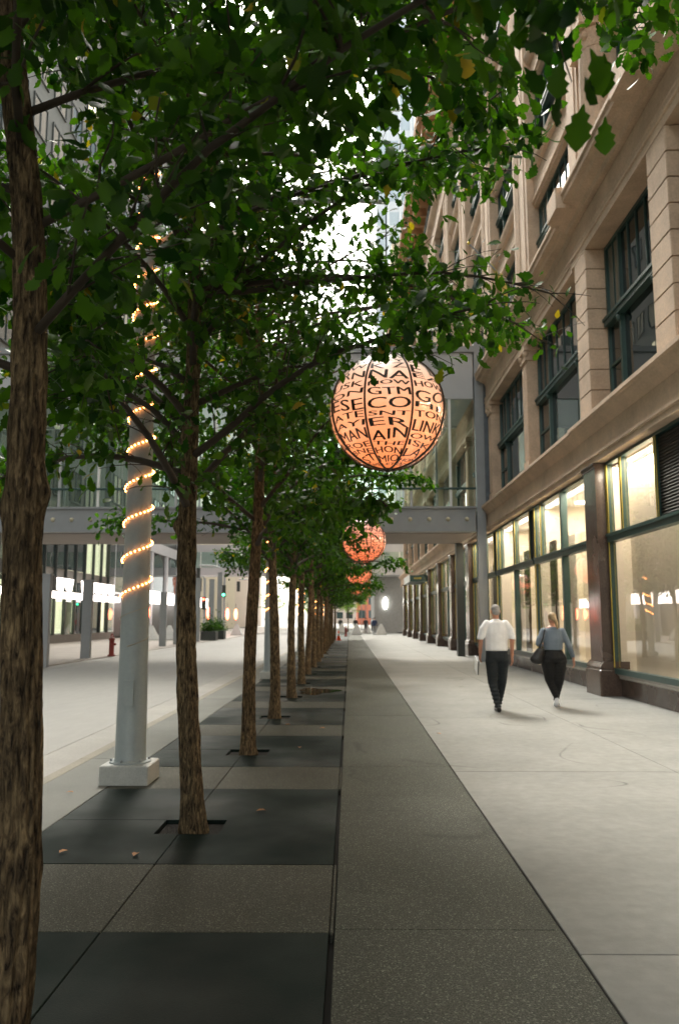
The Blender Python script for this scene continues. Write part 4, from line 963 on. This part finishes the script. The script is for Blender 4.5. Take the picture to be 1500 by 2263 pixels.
MB().box(-.2,.2,-.2,.2,0,.04).build('base', mt['cone'], co); MB().lathe([(.15,.04),(.03,.75)], 16).build('body', mt['cone'], co, True); MB().lathe([(.108,.34),(.076,.53)], 16).build('collar', mt['white'], co, True)
def pyr(x, y, label, s=1):
    o = empty('concrete_bollard', (x, y, 0)); tag(o, label, 'bollard', 'pyramid concrete bollards across the street end')
    a, b, h = .55*s, .10*s, 1.15*s
    MB().add([(-a,-a,.12),(a,-a,.12),(a,a,.12),(-a,a,.12),(-b,-b,h),(b,-b,h),(b,b,h),(-b,b,h)], [(3,2,1,0),(4,5,6,7),(0,1,5,4),(1,2,6,5),(2,3,7,6),(3,0,4,7)]).build('body', mt['bollard'], o)
    MB().box(-a,a,-a,a,0,.118).build('foot', mt['bollard'], o)
for x, y, l in ((.75,85,'pale pyramid bollard on the sidewalk axis'), (3.35,85,'pale pyramid bollard right of the distant walker'), (2.0,94,'pale pyramid bollard behind, between the two front ones'),
        (-15.3,62,'pyramid bollard across the street left of the post'), (-13.9,62,'pyramid bollard across the street right of the post'), (-11.5,82,'pyramid bollard far left under the traffic lights'), (-.9,95,'pale pyramid bollard farthest left of the group')): pyr(x, y, l)
# traffic signals
def signal(x, y, h, arm, label, lit):
    o = empty('traffic_signal', (x, y, 0)); tag(o, label, 'traffic light', 'traffic signals at the crossing')
    MB().tube([(0,0,0),(0,0,h)], .11, 10).build('mast', mt['greysteel2'], o)
    MB().tube([(0,0,h-.5),(-arm*.15,0,h-.05),(-arm*.4,0,h+.15),(-arm,0,h+.2)], .07, 8).build('arm', mt['greysteel2'], o)
    for k, (dx, zz) in enumerate(((-arm, h-.6), (.0, h-2.2))):
        hd = MB().box(dx-.17, dx+.17, -.38, -.14, zz-.55, zz+.55).build('signal_head', mt['darksteel'], o)
        for q, (m_) in enumerate((mt['redsig'] if lit == 'r' and k else mt['darksteel'], mt['darksteel'], mt['greensig'] if lit == 'g' and k else mt['darksteel'])):
            MB().sph((dx, -.39, zz+.34-.34*q), (.11,.04,.11), 10, 6).build('lens', m_, hd)
signal(-11.6, 74, 6.4, 2.4, 'grey traffic signal mast with a curved arm across the street', 'g'); signal(-10.2, 88, 5.8, 2.0, 'second traffic signal mast further down on the left', 'g')
signal(-12.7, 70, 5.2, .4, 'short traffic signal mast with stacked dark heads', 'r')
def redl(x, y, z, l):
    o = empty('red_lantern', (x, y, z)); tag(o, l, 'lamp', 'red glowing capsule lamps on the far side'); MB().sph((0,0,0), (.20,.20,.62), 12, 10).build('glass', mt['redlamp'], o, True)
    MB().tube([(0,0,.6),(0,0,1.2)], .02, 5).build('hanger', mt['darksteel'], o)
for x, y, z, l in ((-17.4,69,2.2,'red capsule lamp seen between light pole and second trunk'), (-13.9,79,2.2,'red capsule lamp left of the planter'), (-14.0,86,2.2,'red capsule lamp behind the steel post'), (-13.4,88,2.2,'red capsule lamp near the traffic signals'), (-12.9,91,2.2,'red capsule lamp rightmost by the signals')): redl(x, y, z, l)
for i, (x, y) in enumerate(((-10.9,62.5),(-10.9,66.5))):
    o = empty('shrub_planter', (x, y, 0)); tag(o, ('left' if i == 0 else 'right')+' dark leafy shrub in a planter on the far kerb', 'planter', 'shrub planters')
    MB().bevbox(-.6,.6,-.6,.6,0,.7,.03).build('box', mt['darksteel'], o)
    g = np.random.default_rng(50+i); n = 900; p = g.normal(0, .33, (n,3)); p[:,2] = np.abs(p[:,2])*1.3+.7
    q = inst('foliage', leaf_mesh('foliage', p, g.normal(0,1,(n,3)), g.normal(0,1,(n,3)), g.uniform(.09,.16,n), g.uniform(0,.9,n), mt['leaf']), parent=o); q['kind'] = 'stuff'
for i, (x, y, z, w, h) in enumerate(((2.3,140,7.2,1.0,2.0),(3.9,150,7.5,1.0,2.2),(1.4,120,5.0,.7,.9))):
    o = empty('red_banner', (x, y, z)); tag(o, ['red banner hanging in the far street, left one','red banner hanging in the far street, right one','small red sign on a post in the distance'][i], 'banner', 'red banners far down the street')
    MB().box(-w/2,w/2,-.03,.03,-h/2,h/2).build('cloth', mt['cone'], o); MB().tube([(w/2+.06,0,-z),(w/2+.06,0,h/2+.2)], .06, 6).build('mast', mt['greysteel'], o)

# ------------------------------------------------------------------ people
SKIN = M('skin', (.52,.25,.16), .5, var=.06, scale=12)
def blob(name, paths, mat, parent, vox=.014, sm=6, steps=6):
    mb = MB()
    for path in paths:
        path = [tuple(p) if len(p) == 6 else (p[0],p[1],p[2],p[3],p[3],p[3]) for p in path]
        if len(path) == 1: mb.sph(path[0][:3], path[0][3:], 14, 10)
        for a, b in zip(path[:-1], path[1:]):
            for k in range(steps+1):
                t = k/steps; q = [a[i]+(b[i]-a[i])*t for i in range(6)]; mb.sph(q[:3], q[3:], 14, 10)
    me = mb.mesh(name, None, False, fix=False); o = inst(name, me, (0,0,0))
    r = o.modifiers.new('r', 'REMESH'); r.mode = 'VOXEL'; r.voxel_size = vox
    s = o.modifiers.new('s', 'SMOOTH'); s.iterations = sm; s.factor = .5
    dg = bpy.context.evaluated_depsgraph_get(); m2 = bpy.data.meshes.new_from_object(o.evaluated_get(dg)); bpy.data.objects.remove(o)
    m2.name = name; m2.materials.clear(); m2.materials.append(mat); m2.shade_smooth()
    return inst(name, m2, (0,0,0), parent)
def hand(w, d, side, curl=.6):
    """five fingers from wrist w pointing along d (mostly down)"""
    w = Vector(w); d = Vector(d).normalized(); s = Vector((side, 0, 0)); inn = Vector((0, 1, 0)); out = []
    palm = w + d*.09; out.append([(*w,.026,.022,.026), (*(w+d*.05),.022,.036,.03), (*palm,.02,.040,.03)])
    for k, ln in enumerate((.075,.085,.08,.062)):
        b = palm + inn*(-.028+.019*k)*-1; m_ = b + d*ln*.55 - s*.012*curl; e = m_ + (d*.75 - s*curl).normalized()*ln*.5
        out.append([(*b,.0105,.0105,.0105), (*m_,.0095,.0095,.0095), (*e,.008,.008,.008)])
    b = w + d*.035 + inn*.03; out.append([(*b,.013,.013,.013), (*(b+d*.04+inn*.02),.011,.011,.011), (*(b+d*.07+inn*.018-s*.01),.0095,.0095,.0095)])
    return out
CL = lambda n, c, r=.85: M(n, c, r, var=.10, scale=6, bump=.4, bscale=12)
# man in white polo, seen from behind, walking away
mn = empty('person', (2.60, 14.3, 0), rz=.03); tag(mn, 'grey-haired man in a white polo shirt and dark trousers walking away with a folder', 'person')
LA = [(-.185,.0,1.47,.045),(-.285,-.03,1.27,.046),(-.275,.10,1.02,.035)]; RA = [(.185,0,1.47,.045),(.265,-.05,1.26,.046),(.275,.02,.98,.034)]
body = [[(0,.02,1.30,.14,.10,.12),(0,.01,1.5,.15,.09,.08)], [(0,0,1.52,.06,.06,.05),(0,.02,1.66,.056,.06,.05)],
        [(0,.025,1.715,.072,.086,.075)], [(0,.04,1.76,.076,.094,.092)], [(-.078,.03,1.74,.014,.022,.032)], [(.078,.03,1.74,.014,.022,.032)], [(0,.135,1.735,.014,.02,.025)], LA, RA]
body += hand((-.275,.105,.99), (-.02,.35,-1), -1, .9) + hand((.275,.02,.95), (.02,.12,-1), 1, .6)
bo = blob('body', body, SKIN, mn, .010, 4)
blob('hair', [[(0,.015,1.785,.081,.095,.085)], [(0,-.03,1.73,.073,.055,.06)]], M('grey hair', (.30,.29,.28), .8, var=.35, scale=30, fine=90, fvar=.3), mn, .012, 3)
shirt = [[(0,.01,1.555,.13,.075,.045),(0,.0,1.50,.205,.105,.09),(0,.0,1.36,.205,.13,.09),(0,.01,1.2,.20,.14,.09),(0,.01,1.07,.205,.145,.045)], [(0,.01,1.60,.066,.066,.025)],
         [(-.165,0,1.53,.07,.075,.065),(-.24,-.01,1.42,.07,.08,.07),(-.285,-.02,1.27,.066,.08,.03)], [(.165,0,1.53,.07,.075,.065),(.235,-.015,1.42,.07,.08,.07),(.272,-.03,1.27,.064,.08,.03)]]
blob('shirt', shirt, CL('white polo', (.86,.86,.87)), mn, .013, 5)
blob('trousers', [[(0,.01,1.04,.195,.14,.035),(0,.0,.93,.205,.15,.09)], [(-.095,0,.88,.118,.13,.09),(-.080,.04,.50,.088,.095,.06),(-.022,-.08,.10,.066,.074,.03)], [(.095,0,.88,.118,.13,.09),(.100,.10,.50,.088,.095,.06),(.070,.26,.12,.064,.07,.03)]],
     CL('dark navy trousers', (.014,.019,.022)), mn, .013, 5)
for (x, y) in ((-.012, -.06), (.062, .30)):
    blob('shoe', [[(x,y-.07,.05,.045,.05,.05),(x,y+.05,.04,.048,.07,.04),(x,y+.15,.03,.045,.06,.03)]], CL('black shoe', (.012,.012,.012), .4), mn, .012, 3)
MB().box(-.172,.172,-.134,.155,1.035,1.06).mesh
fo = empty('folder', (2.60-.335, 14.3+.12, .80)); tag(fo, 'thin flat folder with pale edge held in the man’s left hand', 'folder')
MB().box(-.012,.012,-.15,.15,-.13,.12).build('cover', M('grey cover', (.12,.12,.12), .5), fo, rot=(.3,0,0)); MB().box(-.019,-.0125,-.15,.15,-.13,.12).build('white_edge', mt['white'], fo, rot=(.3,0,0))
# woman with ponytail, grey-blue top, shoulder bag
wm = empty('person', (3.80, 15.1, 0), rz=.02); tag(wm, 'woman with blond ponytail, grey-blue sweater and black trousers walking away with a shoulder bag', 'person')
body = [[(0,.02,1.2,.12,.10,.12),(0,.01,1.42,.13,.085,.07)], [(0,0,1.42,.05,.05,.04),(0,.02,1.54,.048,.052,.04)], [(0,.025,1.585,.066,.08,.07)], [(0,.035,1.63,.071,.088,.086)], [(0,.125,1.60,.013,.02,.022)],
        [(-.165,.0,1.34,.042),(-.26,-.02,1.17,.04),(-.2,.14,1.12,.03)], [(.165,0,1.34,.042),(.27,-.04,1.13,.04),(.375,.03,.90,.029)]]
body += hand((.378,.035,.87), (.15,.15,-1), 1, .5) + hand((-.19,.16,1.12), (.5,.8,.1), -1, .8)
blob('body', body, SKIN, wm, .010, 4)
blob('hair', [[(0,.01,1.655,.078,.092,.08)], [(.01,-.05,1.62,.055,.045,.05),(.03,-.105,1.58,.036,.032,.035),(.05,-.115,1.50,.032,.028,.045),(.06,-.11,1.44,.016,.016,.025)]], M('blond hair', (.33,.235,.125), .6, var=.4, scale=25, stretch=(1,1,.3), fine=70, fvar=.35), wm, .011, 2)
blob('sweater', [[(0,.0,1.43,.12,.07,.04),(0,0,1.37,.195,.105,.08),(0,.0,1.22,.185,.135,.08),(0,.01,1.06,.185,.14,.05)], [(0,-.03,1.42,.10,.06,.05)],
     [(-.17,0,1.38,.07,.075,.065),(-.25,-.02,1.24,.066,.07,.06),(-.275,-.01,1.15,.06,.065,.05),(-.215,.12,1.12,.045,.045,.045)], [(.17,0,1.38,.07,.075,.065),(.245,-.03,1.20,.06,.065,.06),(.29,-.03,1.10,.055,.058,.05),(.365,.02,.92,.042,.045,.03)]],
     CL('grey blue sweater', (.15,.19,.235)), wm, .012, 5)
blob('trousers', [[(0,.01,1.02,.18,.14,.03),(.0,.0,.88,.24,.175,.10)], [(-.11,0,.82,.135,.15,.09),(-.065,.06,.48,.10,.105,.06),(.02,-.02,.16,.055,.06,.03)], [(.11,0,.82,.135,.15,.09),(.085,.0,.48,.095,.105,.06),(.055,.14,.12,.055,.06,.03)]],
     CL('black trousers', (.006,.006,.006)), wm, .013, 5)
blob('shoe', [[(.018,-.05,.13,.045,.035,.05),(.005,-.085,.06,.052,.03,.05),(-.005,-.06,.015+.02,.048,.035,.03)]], CL('white sneaker', (.62,.64,.66), .6), wm, .010, 2)
blob('shoe', [[(.07,.08,.045,.04,.05,.045),(.07,.22,.035,.045,.07,.035)]], CL('white sneaker', (.62,.64,.66), .6), wm, .011, 2)
bg_ = empty('shoulder_bag', (3.80-.29, 15.06, .95)); tag(bg_, 'soft black shoulder bag hanging at the woman’s left hip', 'bag')
blob('bag_body', [[(-.03,-.02,-.08,.14,.075,.10),(.03,-.02,.05,.09,.065,.09)]], M('black leather', (.012,.011,.011), .35, var=.1), bg_, .013, 5)
MB().tube([(.0,-.05,.12),(.07,-.09,.30),(.115,-.075,.46),(.14,.02,.50),(.12,.10,.40),(.05,.07,.12)], .011, 6).build('strap', M('black strap', (.012,.011,.011), .5), bg_)

def walker(x, y, label, top, pants, skin=(.4,.22,.14), hair=(.05,.035,.025), rz=0, bag=None):
    o = empty('person', (x, y, 0), rz=rz); tag(o, label, 'person', 'distant pedestrians')
    blob('body', [[(0,0,1.25,.12,.08,.1),(0,0,1.5,.14,.08,.06)], [(0,0,1.5,.05),(0,.01,1.62,.05)], [(0,.02,1.70,.075,.09,.11)], [(0,.11,1.69,.015,.02,.02)], [(-.2,0,1.45,.05),(-.26,-.04,1.15,.04),(-.25,.08,.9,.035),(-.25,.1,.82,.03)], [(.2,0,1.45,.05),(.26,-.05,1.15,.04),(.25,.04,.9,.035),(.25,.05,.82,.03)]], M('skin', skin, .6), o, .022, 2, 4)
    blob('hair', [[(0,-.01,1.74,.08,.09,.09)]], M('hair', hair, .7), o, .022, 1, 4)
    blob('jacket', [[(0,0,1.50,.17,.09,.05),(0,0,1.35,.19,.12,.08),(0,0,1.0,.18,.13,.06)], [(-.19,0,1.45,.065),(-.265,-.03,1.15,.055),(-.255,.05,.95,.045)], [(.19,0,1.45,.065),(.265,-.03,1.15,.055),(.255,.03,.95,.045)]], M('jacket', top, .8), o, .022, 2, 4)
    blob('trousers', [[(0,0,1.0,.17,.12,.05)], [(-.08,0,.92,.09),(-.09,.10,.5,.065),(-.09,.02,.08,.05)], [(.08,0,.92,.09),(.09,.03,.5,.065),(.09,-.22,.12,.05)]], M('trousers', pants, .8), o, .022, 2, 4)
    for q in ((-.09,.05,.04),(.09,-.22,.07)): blob('shoe', [[(q[0],q[1],q[2],.045,.09,.04)]], M('shoe', (.02,.02,.02), .5), o, .022, 1, 4)
    return o
walker(2.55, 82, 'distant walker in a navy jacket with grey trousers between the bollards', (.02,.035,.09), (.2,.2,.2))
walker(1.85, 92, 'distant walker in dark clothes leaning forward, left of the navy jacket', (.03,.03,.035), (.02,.02,.03))
walker(.72, 96, 'distant walker in black behind the middle bollard', (.015,.015,.015), (.03,.03,.03))
walker(2.9, 100, 'distant walker in a light blue top near the grey wall', (.4,.5,.6), (.05,.05,.08))
walker(-1.1, 98, 'distant walker in dark jacket beneath the light green trees', (.03,.035,.03), (.12,.16,.2))
walker(-6.0, 100, 'distant person in red on the road side, seen between trunks', (.5,.04,.04), (.05,.05,.06))
